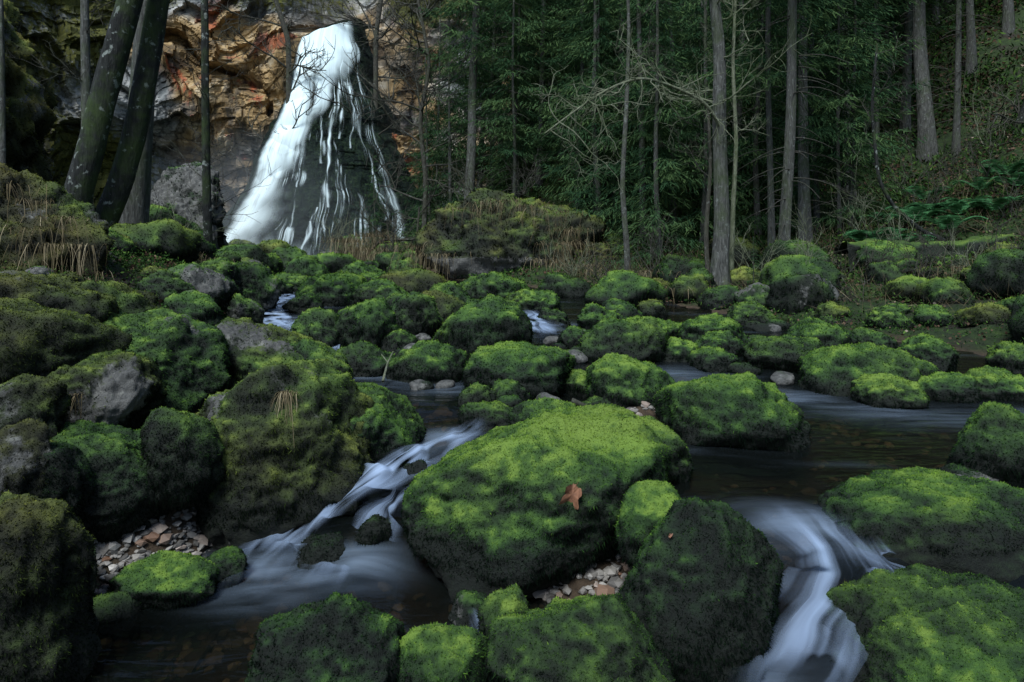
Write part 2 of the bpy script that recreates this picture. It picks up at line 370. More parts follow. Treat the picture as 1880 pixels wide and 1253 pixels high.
def boulder(cx,top,base_,w,zw=None,k=.95,lvl=5,seed=None,label='rounded boulder fully covered in green moss',drop=.3,**kw):
    NB[0]+=1; seed=seed or NB[0]
    d0=hit(cx,base_) if zw is None else (EYE-zw)*K/(base_-470)
    den=max(.35,1-.8*k*w/2506); a=w*d0/2506/den; b=a*k; d=d0+.8*b
    x=(cx-940)/K*d; zt=EYE+(470-top)/K*(d+b*.15); zb=EYE+(470-base_)/K*d0
    h=max(zt-zb,.25*a); bot=zb-drop*h-.04; c=(zt-bot)/2*1.06
    return stone_obj('boulder',(x,d,zt-c*.98),(a*1.05,b,c*1.02),lvl=lvl,seed=seed,label=label,**kw)
# nearest boulders
MAIN=boulder(978,762,1078,455,.05,k=1.,lvl=6,tilt=-17,box=2.15,base=.50,rough=.14,label='large sloping boulder thick with bright moss and a brown leaf',drop=.12)
boulder(1165,775,885,190,.38,k=.9,base=.38,label='mossy stone shoulder leaning on the large sloping boulder')
boulder(1000,738,800,120,.48,base=.45,label='low bright moss boulder beside the stick')
boulder(1205,880,1003,122,.33,base=.62,label='small bright green moss cushion stone between two boulders')
DARK=boulder(1290,925,1270,305,.0,lvl=6,k=.8,base=.10,box=2.15,rough=.1,seed=505,label='dark rounded boulder with black-green wet moss beside the fall')
boulder(1790,885,1120,510,.08,lvl=6,k=.6,base=.46,box=3,label='long flat-topped boulder with bright green moss above the fall',rough=.12)
boulder(1770,1085,1380,450,.0,lvl=6,k=.8,base=.2,label='broad mossy boulder with dark dripping sides near the fall')
boulder(1075,1090,1360,300,.0,lvl=6,k=.8,base=.2,label='mossy boulder with bright top in the shallow water')
boulder(935,1085,1190,95,.03,base=.34,label='small mossy stone against the gravel')
boulder(865,1090,1150,70,.0,base=.2,stone=.35,label='small dark stone with thin moss')
boulder(820,1150,1330,160,.0,base=.42,label='small boulder with bright moss tufts in the pool')
boulder(603,1100,1350,240,.0,lvl=6,k=.85,base=.06,label='dark wet boulder with patchy moss in the pool')
boulder(310,1018,1098,170,.04,k=.8,base=.42,label='low bright moss mound on the gravel bar')
boulder(405,1012,1072,90,.02,base=.1,label='small dark wet stone at the water edge')
boulder(595,990,1045,95,.02,base=-.1,label='dark wet stone under the cascade')
boulder(690,945,995,60,.12,base=-.1,label='dark wet stone under the cascade')
boulder(770,850,885,50,.34,base=-.1,label='dark wet stone under the cascade')
boulder(20,915,1290,230,.05,lvl=6,k=.9,base=.24,hue=.3,label='tall mossy boulder with rusty top at the bank')
boulder(110,985,1110,120,.1,base=.18,label='dark mossy boulder on the bank')
LB=boulder(165,795,985,300,.25,lvl=6,k=.9,base=.24,stone=.08,rough=.16,box=2.3,label='large dark green mossy boulder on the bank')
boulder(75,800,960,170,.4,base=.22,label='dark mossy boulder wedged in the bank')
BIG=boulder(510,668,975,350,.1,lvl=6,k=1.,tilt=13,base=.38,hue=.28,stone=.12,box=2.25,rough=.16,lump=1.,seed=613,label='large mossy boulder with ochre patches and a grass tuft')
boulder(655,710,870,240,.28,lvl=6,k=.95,tilt=24,base=.34,box=2.2,label='mossy rock shoulder sloping down to the cascade')
GB=boulder(155,660,815,225,.55,lvl=6,k=.9,base=.36,stone=.36,hue=.15,rough=.2,lump=1.,label='grey lichen-speckled rock with patches of moss')
boulder(270,580,790,260,.45,lvl=6,k=.9,base=.36,stone=.18,rough=.18,label='steep mossy boulder with grey top on the bank')
boulder(470,585,735,290,.5,lvl=6,k=.8,tilt=14,base=.38,stone=.22,hue=.15,rough=.15,label='long sloping boulder with grey stone ridge and moss')
boulder(575,635,725,120,.52,tilt=25,base=.36)
boulder(330,750,900,120,.4,base=.14)
for (cx,t,b_,w,zw,bs,sn,hu) in ((40,570,740,270,.8,.26,.12,.4),(140,590,700,220,.8,.28,.2,.2),(20,690,850,160,.6,.24,.2,.3),(165,535,650,190,.9,.3,.2,.2),(80,510,640,220,1.0,.26,.12,.5),(250,535,600,120,.95,.3,.3,0),(30,780,950,140,.45,.24,.1,.3)):
    boulder(cx,t,b_,w,zw,base=bs,stone=sn,hue=hu,label='mossy rock embedded in the steep bank',rough=.22,box=2.6,lump=1.)
# middle distance
mid=[(580,570,648,100,.3,0),(675,553,648,96,.3,0),(755,540,622,92,.32,0),(885,552,660,160,.33,0),(955,627,727,200,.3,0),(780,633,703,128,.26,0),(665,636,690,112,.2,0),
(1150,657,748,150,.5,0),(1078,684,732,90,.48,0),(1335,688,822,228,.40,0),(1420,735,825,110,.3,0),(1580,640,728,215,.38,.0),(1635,692,748,112,.55,0),(1838,750,885,150,.34,.2),(1150,587,668,140,.3,0),
(1310,641,682,90,.36,0),(1440,617,682,140,.26,.12),(1240,622,664,70,.4,0),(610,507,562,120,.4,0),(900,505,562,130,.36,0),(700,517,562,80,.3,0),(820,527,578,90,.3,.0),(455,490,562,95,.3,.2),
(345,492,575,140,.3,.4),(540,502,540,80,.4,0),(900,742,790,110,.3,0),(872,706,748,66,.36,0),(1105,725,765,70,.42,0),(1220,587,630,85,.33,0),(1300,582,642,110,.38,.0),(1060,600,642,64,.35,0),
(1630,566,603,66,.4,0),(1510,592,655,110,.3,0),(1700,622,682,90,.34,0),(1862,632,685,80,.42,0),(1835,680,735,115,.38,0),(1745,690,738,86,.4,0),(1320,612,650,90,.42,0),(1010,570,605,60,.3,0),(1100,560,610,80,.33,0),(980,535,580,90,.33,0),(660,485,520,80,.38,0),(500,515,545,60,.3,0),(760,500,535,70,.36,0),
(1765,857,890,110,.1,.6),(640,600,640,50,.2,0),(730,610,650,60,.15,0),(560,545,575,60,.2,.0),(1600,610,650,80,.33,0),(1380,560,600,70,.35,0),(930,700,740,60,.3,0),(430,540,600,90,.32,.2),(400,480,530,80,.32,.3),(200,560,640,120,.3,.2),(300,500,560,100,.3,.25)]
for (cx,t,b_,w,bs,sn) in mid:
    lb='moss-covered boulder among others in the stream bed'
    if sn>.3: lb='grey weathered boulder with patches of moss'
    elif bs>.45: lb='small boulder with bright yellow-green moss'
    elif w>150: lb='large rounded boulder covered in green moss in the stream'
    boulder(cx,t,b_,w*1.03,None,base=bs,stone=sn,label=lb,lvl=5,box=2.2,rough=.14)
# filler boulders through the upper stream bed and along banks
cnt=0; tries=0
while cnt<90 and tries<6000:
    tries+=1
    y=7+27*rng.random()**1.0; L,R=float(xl(y))-2.2,float(xr(y))+ (5.5 if y<18 else 1.5); x=L+(R-L)*rng.random()
    if abs(x)>y*.78+.5: continue
    if -3.2<x<4 and 15.5<y<22: continue
    if 8.3<y<15 and -5.2+(13-y)*.1<x<-2.6: continue
    inch=(x>float(xl(y))) and (x<float(xr(y)))
    r=(rng.uniform(.14,.28) if rng.random()<.45 else rng.uniform(.3,.5))*(1+y*.03)
    if y<10 and inch and rng.random()<.85: continue
    if any((x-q[0])**2+(y-q[1])**2<(1.02*(r+q[2]))**2 for q in BOX): continue
    z=float(surf(x,y)); cnt+=1; NB[0]+=1
    h=r*rng.uniform(.7,1.0)
    stone_obj('boulder',(x,y,z+h*.35),(r*rng.uniform(.9,1.3),r,h),lvl=4,seed=NB[0],tilt=rng.uniform(-15,15),yaw=rng.uniform(0,180),base=rng.uniform(.15,.45),stone=(.35 if rng.random()<.1 else 0),hue=(.3 if rng.random()<.3 else 0),leaf=.8,box=rng.uniform(2.05,2.5),rough=.15,
      label='rounded mossy boulder lying in the stream bed' if inch else 'mossy boulder half sunk in the bank')
# mossy stones along the right-hand bank
cnt=0; tries=0
while cnt<24 and tries<3000:
    tries+=1
    y=rng.uniform(7,15.5); x=float(xr(y))+rng.uniform(.2,6.5); r=rng.uniform(.15,.34)
    if abs(x)>y*.78+.3: continue
    if any((x-q[0])**2+(y-q[1])**2<(.95*(r+q[2]))**2 for q in BOX): continue
    z=float(ground(x,y)); cnt+=1; NB[0]+=1
    stone_obj('boulder',(x,y,z+r*.25),(r*rng.uniform(1,1.4),r,r*rng.uniform(.7,.95)),lvl=4,seed=NB[0],yaw=rng.uniform(0,180),base=rng.uniform(.3,.5),stone=(.3 if rng.random()<.12 else 0),hue=.3 if rng.random()<.4 else 0,box=2.2,rough=.16,label='mossy boulder half sunk in the bank')
# rocks that knit the steep bank together
cnt=0; tries=0; BK=[]
while cnt<20 and tries<3000:
    tries+=1
    y=rng.uniform(3.2,9); x=float(xl(y))-rng.uniform(-.1,2.6)
    if abs(x)>y*.8+.3: continue
    if math.hypot(x+1.95,y-3.75)<.55: continue
    r=rng.uniform(.07,.26)
    if any(math.hypot(x-q[0],y-q[1])<.8*(r+q[2]) for q in BK): continue
    if any(math.hypot(x-q[0],y-q[1])<.6*q[2] for q in BOX if q[2]>.2): continue
    z=float(ground(x,y)); BK.append((x,y,r)); cnt+=1; NB[0]+=1
    stone_obj('boulder',(x,y,z+r*.15),(r*rng.uniform(1,1.5),r,r*rng.uniform(.6,.9)),lvl=4,seed=NB[0],yaw=rng.uniform(0,180),tilt=rng.uniform(-20,20),base=rng.uniform(.22,.42),stone=(.4 if rng.random()<.4 else 0),hue=.3 if rng.random()<.5 else 0,box=2.8,rough=.22,lump=1.,label='mossy rock embedded in the steep bank')
# small stones wedged between the big ones
cnt=0; tries=0; SM=[]
while cnt<80 and tries<8000:
    tries+=1
    y=2.9+7*rng.random(); L,R=float(xl(y))-.6,float(xr(y))+.6; x=L+(R-L)*rng.random()
    if abs(x)>y*.76: continue
    r=rng.uniform(.035,.11)*(1+y*.05)
    dd=[(math.hypot(x-q[0],y-q[1])-q[2]) for q in BOX[:]]
    if min(dd)<-.02 or min(dd)>.3: continue
    if any(math.hypot(x-q[0],y-q[1])<.8*(r+q[2]) for q in SM): continue
    if y<4.9 and (-1.75<x<-.25): continue
    if y<5.4 and 0.9<x<3.2: continue
    SM.append((x,y,r)); z=float(surf(x,y)); cnt+=1; NB[0]+=1; h=r*rng.uniform(.5,.8); bare=rng.random()<.35
    stone_obj('boulder',(x,y,z+h*.25),(r*rng.uniform(.9,1.5),r,h),lvl=3,seed=NB[0],yaw=rng.uniform(0,180),base=rng.uniform(.1,.45),stone=(.7 if bare else .05),leaf=(.0 if bare else .8),box=2.5,rough=.2,lump=.6,
      label='small bare grey stone wedged between boulders' if bare else 'small mossy stone wedged between boulders')
# big features
stone_obj('rock_outcrop',(-.1,21.2,1.55),(2.5,2.0,1.75),lvl=6,seed=301,box=3.0,base=.3,hue=.4,under=.3,rough=.26,lump=2.,label='huge mossy rock block with undercut bare grey face',cat='rock',group='large rocks',maxleaf=60000)
stone_obj('rock_outcrop',(2.4,20.5,1.1),(1.5,1.3,1.1),lvl=6,seed=307,base=.28,hue=.4,rough=.26,lump=2.,label='lower mossy hump beside the huge rock block',cat='rock',group='large rocks')
stone_obj('rock_outcrop',(-10.0,21,2.3),(1.15,1.0,2.1),lvl=6,seed=303,box=3,base=.1,stone=.6,rough=.26,lump=2.,label='tall grey lichen-covered rock standing on the bank',cat='rock',group='large rocks')
stone_obj('rock_outcrop',(-14.2,16,4.4),(2.7,2.5,4.2),lvl=6,seed=305,box=2.5,base=.62,hue=.75,stone=.22,rough=.28,lump=2.,label='high rock outcrop draped in ochre moss',cat='rock',group='large rocks',maxleaf=60000)
HUMP=stone_obj('rock_outcrop',(-5.15,6.4,1.2),(1.05,1.1,1.3),lvl=6,seed=306,box=2.3,base=.3,hue=.5,stone=.12,rough=.26,lump=1.7,tilt=18,label='steep earth and moss hump at the bank top',cat='rock',group='large rocks')
# gravel
def gravel(name,pts,label):
    V0,F0=ico(1); Vs=[];Fs=[];T=[];o=0
    for (x,y,r,n,s0,s1) in pts:
        for i in range(n):
            a=rng.uniform(0,6.28); q=r*math.sqrt(rng.random()); px,py=x+q*math.cos(a)*1.3,y+q*math.sin(a); s=rng.uniform(s0,s1)*(1 if rng.random()<.9 else 1.8)
            v=V0*(1+.25*rng.normal(size=(len(V0),1))*.7)*np.array([s*rng.uniform(.8,1.4),s,s*rng.uniform(.4,.7)])
            v=v@rotm(rng.uniform(-.4,.4),rng.uniform(-.4,.4),rng.uniform(0,6)).T+np.array([px,py,float(ground(px,py))+s*.3])
            Vs.append(v);Fs.append(F0+o);o+=len(V0);T.append(np.full(len(V0),rng.random()))
    ob=mk(name,np.concatenate(Vs),np.concatenate(Fs),GRV,False,{'tint':np.concatenate(T)}); tag(ob,label,'gravel',kind='stuff')
gravel('gravel',[(.36,3.25,.5,1500,.006,.022),(.3,3.0,.5,400,.012,.035),(-1.95,3.75,.5,1500,.006,.024),(-1.9,3.35,.5,600,.012,.03),(.98,5.1,.4,300,.015,.035),(-1.2,3.0,.9,350,.012,.04),(-.6,2.7,.7,200,.012,.035),(2,4.2,1.5,300,.012,.035),(-.8,5.3,.8,250,.015,.04),(3.2,5.3,1.5,200,.02,.05),(1.5,7,1,150,.02,.06)],'loose pale and rusty pebbles on the gravel bars')
# ---------------------------------------------------------------- cascades
def cascade(pts,label,wn=90,ln=280,seed=0,dens=1.,wsc=1.,steps=0):
    P=np.array([np.append(pixel_to_world(a,b,(EYE-z)*K/(b-470)),w) for a,b,z,w in pts])
    tt=np.linspace(0,1,len(P)); t=np.linspace(0,1,ln)
    C=np.stack([np.interp(t,tt,P[:,k]) for k in range(4)],-1)
    for _ in range(25): C[1:-1]=(C[:-2]+2*C[1:-1]+C[2:])/4
    tg=norm(np.gradient(C[:,:3],axis=0)); sd=norm(np.cross(tg,np.array([0,0,1.])))
    for _ in range(60): sd[1:-1]=norm(sd[:-2]+2*sd[1:-1]+sd[2:])
    u=np.linspace(-1,1,wn); ln_=np.cumsum(np.append(0,np.linalg.norm(np.diff(C[:,:3],axis=0),axis=1)))
    wdt=C[:,3]*wsc
    wob=.14*fbm(st3(ln_*4,0,seed),2,seed)
    V=C[None,:,:3]+sd[None]*(u[:,None]+wob[None])[:,:,None]*wdt[None,:,None]
    uu=np.repeat(u[:,None],ln,1); ll=np.repeat(ln_[None],wn,0)
    uw=uu+.35*fbm(st3(uu*1.3,ll*2.0,seed),2,seed+9)
    s=.6*fbm(st3(uw*3.0,ll*1.3,seed),2,seed+3)+.4*fbm(st3(uw*9,ll*1.2,seed),2,seed+5)
    V[:,:,2]+=.016+.003*s+.024*(1-uu**2)*np.clip(wdt/.2,0,1)+.018*fbm(st3(uw*2.0,ll*4.5,seed),2,seed+6)
    ph=0
    if steps:
        q=t[None]*steps+.5*fbm(st3(uu*1.8,ll*1.2,seed),2,seed+12); fq=q-np.floor(q)
        V[:,:,2]+=.045*(1-fq)*sst(0,.25,fq)*np.sin(np.clip(t,0,1)*3.14)[None]
        ph=.28*np.cos((fq-.2)*6.283)
    hole=.55*sst(.0,.5,fbm(st3(uu*2.0,ll*4.,seed+3),2,seed+15))
    edge=sst(1.05,.0,np.abs(uu)+.3*fbm(st3(uu*2,ll*3,seed),2,seed+7))*sst(0,.25,t)[None]*sst(1,.6,t)[None]
    f=np.clip(edge*(.62+.95*s+ph-hole)*dens,0,1)
    ob=mk('cascade',V,gridF(wn,ln),CASC,True,{'foam':f},uv=np.stack([uw*3,ll*.9,ll*0+seed],-1)); tag(ob,label,'cascade',group='small cascades of the stream',kind='structure')
cascade([(1440,930,.43,.24),(1485,975,.415,.22),(1525,1020,.35,.19),(1540,1070,.26,.21),(1520,1120,.19,.23),(1480,1170,.14,.22),(1450,1220,.11,.20),(1425,1260,.09,.19),(1405,1400,.03,.18)],'silky white chute of water between mossy boulders',seed=1,dens=1.15)
cascade([(1590,985,.39,.07),(1615,1030,.34,.11),(1650,1065,.27,.14),(1620,1105,.2,.16),(1560,1160,.13,.15),(1490,1230,.08,.14)],'thin veil of water joining the chute from the side',seed=8,dens=.85)
cascade([(890,775,.51,.12),(850,800,.47,.16),(800,830,.40,.21),(740,860,.36,.24),(690,890,.31,.27),(630,925,.22,.26),(570,970,.10,.23),(500,1005,.04,.22),(455,1050,.01,.20),(440,1130,.0,.22)],'long silky cascade winding between large boulders',seed=2,dens=1.15,steps=7)
cascade([(790,870,.36,.13),(735,910,.30,.18),(705,960,.16,.20),(680,1010,.05,.24),(640,1050,.01,.27),(600,1110,.0,.3)],'short veil of water dropping into the pool',seed=3,dens=1.1,steps=3)
cascade([(870,1120,.06,.04),(895,1170,.03,.07),(925,1220,.0,.09),(935,1290,.0,.1)],'small trickle of white water between stones',seed=4,dens=1.)
cascade([(545,535,.76,.25),(520,555,.74,.35),(480,575,.68,.45),(510,600,.62,.4),(560,625,.59,.3)],'distant small rapid between mossy boulders',seed=5,dens=1.9)
cascade([(965,572,.75,.2),(985,588,.70,.3),(1000,610,.62,.35),(1020,625,.6,.25)],'distant small rapid between mossy boulders',seed=6,dens=1.1)
cascade([(622,615,.70,.06),(622,635,.62,.09),(620,665,.55,.12)],'small spout of water between two round boulders',seed=7,dens=1.4)
# ---------------------------------------------------------------- cliff
path=np.array([(-24,20),(-25,25),(-26,31),(-22,36),(-17,38),(-12,39.3),(-7,38.6),(-2,39.5),(4,42),(12,48),(22,56)],float)
seg=np.append(0,np.cumsum(np.linalg.norm(np.diff(path,axis=0),axis=1))); nu,nv=900,440
s_=np.linspace(0,seg[-1],nu); cx_=np.interp(s_,seg,path[:,0]); cy_=np.interp(s_,seg,path[:,1])
for _ in range(120): cx_[1:-1]=(cx_[:-2]+cx_[2:])/2; cy_[1:-1]=(cy_[:-2]+cy_[2:])/2
tg=norm(np.stack([np.gradient(cx_),np.gradient(cy_)],-1)); nr=np.stack([tg[:,1],-tg[:,0]],-1)
h=np.linspace(-1.5,24,nv); HH=np.repeat(h[None],nu,0); CX=np.repeat(cx_[:,None],nv,1); CY=np.repeat(cy_[:,None],nv,1); SS=np.repeat(s_[:,None],nv,1)+16
w1=fbm(st3(SS*.3,HH*.3,5),3,70); w2=fbm(st3(SS*.3,HH*.3,25),3,71)
q=st3(SS*.14+w1*.2,HH*.2+w2*.1,3); D=1.5*fbm(q,3,81)
sl=HH*.28+SS*.10+.9*fbm(st3(SS*.13,HH*.12,7),3,85); fr_=sl-np.floor(sl); D+=1.3*sst(.0,.9,fr_)*np.clip(.5+1.5*fbm(st3(SS*.2,HH*.2,9),2,88),0,1)
def block(fs,fh,wa,s,amp,tl):
    a=SS*fs+w1*wa+HH*.08; b_=HH*fh+w2*wa-SS*.05; st=st3(a,b_,0); fa=a-np.floor(a)-.5; fb=b_-np.floor(b_)-.5
    return amp*(cellv(st,s)+tl*(cellv(st,s+1)*fa+cellv(st,s+2)*fb)*2)
D+=block(.22,.3,1.0,91,.7,.8)+block(.6,.85,1.3,95,.3,.9)+block(1.5,2.0,2.0,99,.11,1.)+block(3.3,4.5,3.0,105,.04,1.)
D-=.16*np.maximum(HH-4,0)*.6
PX=CX+nr[:,0][:,None]*D; PY=CY+nr[:,1][:,None]*D
near=np.exp(-((PX+9.6)/4.2)**4)*sst(3,9,HH)
target=37.75-.35*(D+.2)+np.abs(PX+9.8)*.08
target=target-1.0*np.exp(-((PX+12.6)/1.5)**2)*sst(8,12,HH)+ (3.+ .5*(HH-14))*sst(14.0,14.8,HH-.12*(PX+10))*np.exp(-((PX+9.9)/2.6)**2)
PY=PY*(1-near)+target*near
hue=.92*sst(.0,.42,.9*fbm(st3(SS*.28,HH*.3,0),4,86)+.50*np.exp(-(((PX+16.2)/5.5)**2+((HH-6.8)/4.6)**2))+.30*np.exp(-(((PX+18)/4)**2+((HH-12.5)/3)**2))+.22*np.exp(-(((PX+5)/4)**2+((HH-10)/6)**2)))
mos=np.clip(.17+.3*fbm(st3(SS*.3,HH*.3,0),3,87)+.35*sst(14.,16,HH)+.22*sst(-8,-5,PX)+.4*sst(-18,-22,PX),0,1)
cl=mk('rock_cliff',st3(PX,PY,HH),gridF(nu,nv),CLF,False,{'hue':hue,'stone':mos}); tag(cl,'tall limestone cliff with grey, ochre and rust stains','cliff',kind='structure')
# ---------------------------------------------------------------- waterfall
ZT=14.45
def fall(s,t,off,water=False):
    tc=np.clip(t,0,1.1)
    XL=-11.1-3.0*tc-1.9*tc**3+.14*vnoise(st3(tc*9,1,0),31)+.06*vnoise(st3(tc*25,1,0),32)
    XR=-8.6+1.6*tc+2.9*tc**1.6-.4*tc**4+.16*vnoise(st3(tc*8,5,0),33)+.08*vnoise(st3(tc*22,5,0),34)
    x=XL+(XR-XL)*(s+1)/2; z=ZT+(.7-ZT)*t
    e=np.maximum(np.abs(s)-1,0)
    y=37.4-1.3*(1-np.minimum(s*s,1.8))*(.25+t)-3.0*np.power(np.clip(t,0,2),1.2)+9*e*e+2*e
    stp=z*.55+1.3*fbm(st3(x*.45,0,z*.25),3,93); fr=stp-np.floor(stp)
    if water:
        y=y-.10-.08*np.sin(fr*3.14159)*sst(.1,.5,t)-.06*fbm(st3(x*.8,0,z*.4),2,94)
    else:
        y=y-.18*ridge(st3(x*.8+z*.1,0,z*.5),4,91)-.10*cellv(st3(x*.9+.5*vnoise(st3(x,z,0),3),0,z*.8),5)-.06*cellv(st3(x*2.1,0,z*2.3),6)-.12*np.sin(fr*3.14159)*sst(.1,.5,t)
        y=y-.5*ridge(st3(x*.7,0,z*.7),3,97)*sst(.95,1.2,np.abs(s))
    return x,y-off,z
s=np.linspace(-1.7,1.7,300); t=np.linspace(-.02,1.05,360); S2,TT=np.meshgrid(s,t,indexing='ij')
x,y,z=fall(S2,TT,0.); topt=.08-.075*(S2+1)/2; over=np.maximum(topt-.02-TT,0); y=y+over*45; z=z-over*9
md=mk('rock_mound',st3(x,y,z),gridF(300,360),FRK,True); tag(md,'dark wet mossy rock cone beneath the waterfall','rock',kind='structure')
ns,nt_=720,620
s=np.linspace(-1.02,1.02,ns); t=np.linspace(-.01,1.03,nt_); S2,TT=np.meshgrid(s,t,indexing='ij')
x,y,z=fall(S2,TT,.36,True)
topt=.08-.075*(S2+1)/2+.005*fbm(st3(S2*4,0,0),2,3); over=np.maximum(topt-TT,0); y=y+over*45; z=z-over*9
lev=TT*10+.9*fbm(st3(S2*2.2,TT*2,4),3,61); li=np.floor(lev); lf=lev-li
Sw=S2+.05*fbm(st3(S2*4,TT*6,7),3,62)+.014*fbm(st3(S2*10,TT*18,4),2,63)
lft=np.interp(t,[0,.2,.5,.8,1],[-1.,-1,-.97,-.95,-.98]); rgt=np.interp(t,[0,.12,.22,.35,.5,.75,.9,1],[1.,.95,.55,.1,-.12,-.35,-.2,.0])
core=sst(0,.16,(S2-lft[None])+.08*fbm(st3(S2*3,TT*18,1),3,9))*sst(-.12,.5,(rgt[None]-S2)+.35*fbm(st3(S2*3,TT*9,0),3,5))
stre=fbm(st3(Sw*5,TT*1.3,0),4,101); stre2=fbm(st3(Sw*24,TT*3.2,0),3,102); fine=fbm(st3(Sw*95,TT*6,0),2,107)
low=sst(.15,.6,TT); lw=.45+.55*sst(-.75,.0,S2)
den=core*np.clip(1.12+.5*stre+.30*stre2+.2*fine-low*lw*(.15+.7*sst(-.05,.45,fbm(st3(S2*7,TT*11,3),3,106))+.3*sst(.25,.0,lf)*sst(.2,.6,TT)),0,1)
gate=sst(.05,.42,fbm(st3(S2*5.5,TT*8,5),3,113))*sst(.0,.12,lf)*(1-.75*lf)
thr=sst(.02,.45,.5*fbm(st3(Sw*30,TT*4,1),2,111)+.6*fine)
den=np.maximum(den,.8*thr*gate*sst(.07,.2,TT)*sst(1.,.9,np.abs(S2)))
rs=np.random.default_rng(12)
strands=[[(.95,.10),(.9,.3),(.95,.42),(.93,.6),(.95,.9)],[(.75,.14),(.6,.35),(.75,.5),(.85,.75),(.9,1)],[(.55,.16),(.3,.4),(.2,.6),(.15,.8),(.12,1)],[(.5,.22),(.42,.5)]]
for i in range(26):
    s0=rs.uniform(-.3,.95); t0=rs.uniform(.1,.85); pts=[(s0,t0)]
    while pts[-1][1]<1.03 and len(pts)<4:
        s0=np.clip(s0+rs.normal()*.05,-.5,.98); t0+=rs.uniform(.03,.09); pts.append((s0,t0))
        if rs.random()<.3: break
    strands.append(pts)
for i,pts in enumerate(strands):
    pts=np.array(pts); wdt=(.026 if i<4 else rs.uniform(.005,.013)); cs=np.interp(t,pts[:,1],pts[:,0],left=9,right=9)+.018*vnoise(st3(t*22,i,0),7)
    g=np.exp(-((Sw-cs[None])/(wdt*(1+.6*vnoise(st3(t*14,i,3),8)[None])))**2)*(rs.uniform(.3,.7) if i>3 else .75)*np.clip(.6+1.1*stre2+.9*fine+.7*vnoise(st3(t*20,i,9),9)[None],0,1.2); den=np.maximum(den,g)
den=np.maximum(den,.8*sst(.86,1.0,TT+.05*fbm(st3(S2*6,0,3),2,6))*sst(.45,-.4,S2))
den*=sst(1.02,.92,np.abs(S2)+.05*fbm(st3(S2*0,TT*14,3),3,6)*sst(.1,.4,TT))
wf=mk('waterfall',st3(x,y,z),gridF(ns,nt_),SILK,True,{'foam':np.clip(den,0,1)},uv=np.stack([Sw*16,TT*3,TT*0],-1)); tag(wf,'tall silky white waterfall fanning out over dark rock','waterfall',kind='structure')
def mist(name,loc,sc,dens,label):
    m=M(name); gt=m.n('TexGradient'); gt.gradient_type='SPHERICAL'; tc=m.n('TexCoord'); m.l(tc.outputs['Object'],gt.inputs[0])
    pv=m.n('VolumeScatter'); pv.inputs['Color'].default_value=(.78,.92,1,1); pv.inputs['Anisotropy'].default_value=.1
    m.l(m.math('MULTIPLY',gt.outputs['Fac'],dens),pv.inputs['Density']); m.l(pv.outputs[0],m.out.inputs['Volume'])
    V0,F0=ico(3); mi=mk(name,V0,F0,m.m,True); mi.location=loc; mi.scale=sc; tag(mi,label,'mist',kind='stuff')
mist('spray_mist',(-12.6,33.2,1.8),(6.5,3.4,6.5),.10,'soft spray mist drifting in front of the waterfall')
mist('forest_haze',(12,48,9),(38,17,16),.022,'thin blue haze hanging deep in the forest')
# ---------------------------------------------------------------- tubes, trees
def tube(P,R,k=14,amp=0.,seed=0,flare=0):
    P=np.asarray(P,float); R=np.asarray(R,float); n=len(P); tg=norm(np.gradient(P,axis=0))
    ref=np.array([0,1,0.]) if abs(tg[0,1])<.9 else np.array([1,0,0.])
    a=norm(np.cross(tg,ref)); b=np.cross(tg,a); th=np.linspace(0,2*np.pi,k,endpoint=False)
    rr=np.repeat(R[:,None],k,1)
    if amp: rr=rr*(1+amp*fbm(st3(np.cos(th)[None]*1.6+seed,np.sin(th)[None]*1.6,(np.arange(n)*.12)[:,None]),3,seed))
    if flare: rr=rr*(1+flare*np.exp(-np.arange(n)/(n*.05))[:,None]*(.6+.5*np.cos(5*th+seed)[None]))
    V=P[:,None]+rr[:,:,None]*(np.cos(th)[None,:,None]*a[:,None]+np.sin(th)[None,:,None]*b[:,None])
    i,j=np.meshgrid(np.arange(n-1),np.arange(k),indexing='ij'); j2=(j+1)%k
    return V.reshape(-1,3),np.stack([i*k+j,i*k+j2,(i+1)*k+j2,(i+1)*k+j],-1).reshape(-1,4)
def join(L):
    Vs=[];Fs=[];o=0
    for v,f in L: Vs.append(v);Fs.append(f+o);o+=len(v)
    return np.concatenate(Vs),np.concatenate(Fs)
def grow(p,d,L,r,dep,out,rs,wig=.25,up=.05,ang=.9,nch=5):
    n=7; P=[p]; cur=p.copy(); dd=d.copy()
    for i in range(n):
        dd=norm(dd+rs.normal(size=3)*wig*.6+np.array([0,0,up])); cur=cur+dd*L/n; P.append(cur)
    P=np.array(P); out.append(tube(P,np.linspace(r,r*.4,n+1),5 if r<.02 else 8))
    if dep>0:
        for c in range(nch):
            i=rs.integers(1,n+1); nd=norm(norm(P[min(i,n)]-P[i-1])+rs.normal(size=3)*ang*.7)
            grow(P[i],nd,L*rs.uniform(.35,.65),r*.55,dep-1,out,rs,wig,up,ang,nch)
def resample(P,n):
    P=np.array(P,float); L=np.append(0,np.cumsum(np.linalg.norm(np.diff(P,axis=0),axis=1))); t=np.linspace(0,L[-1],n)
    Q=np.stack([np.interp(t,L,P[:,k]) for k in range(3)],-1)
    for _ in range(int(n*.15)): Q[1:-1]=(Q[:-2]+2*Q[1:-1]+Q[2:])/4
    return Q
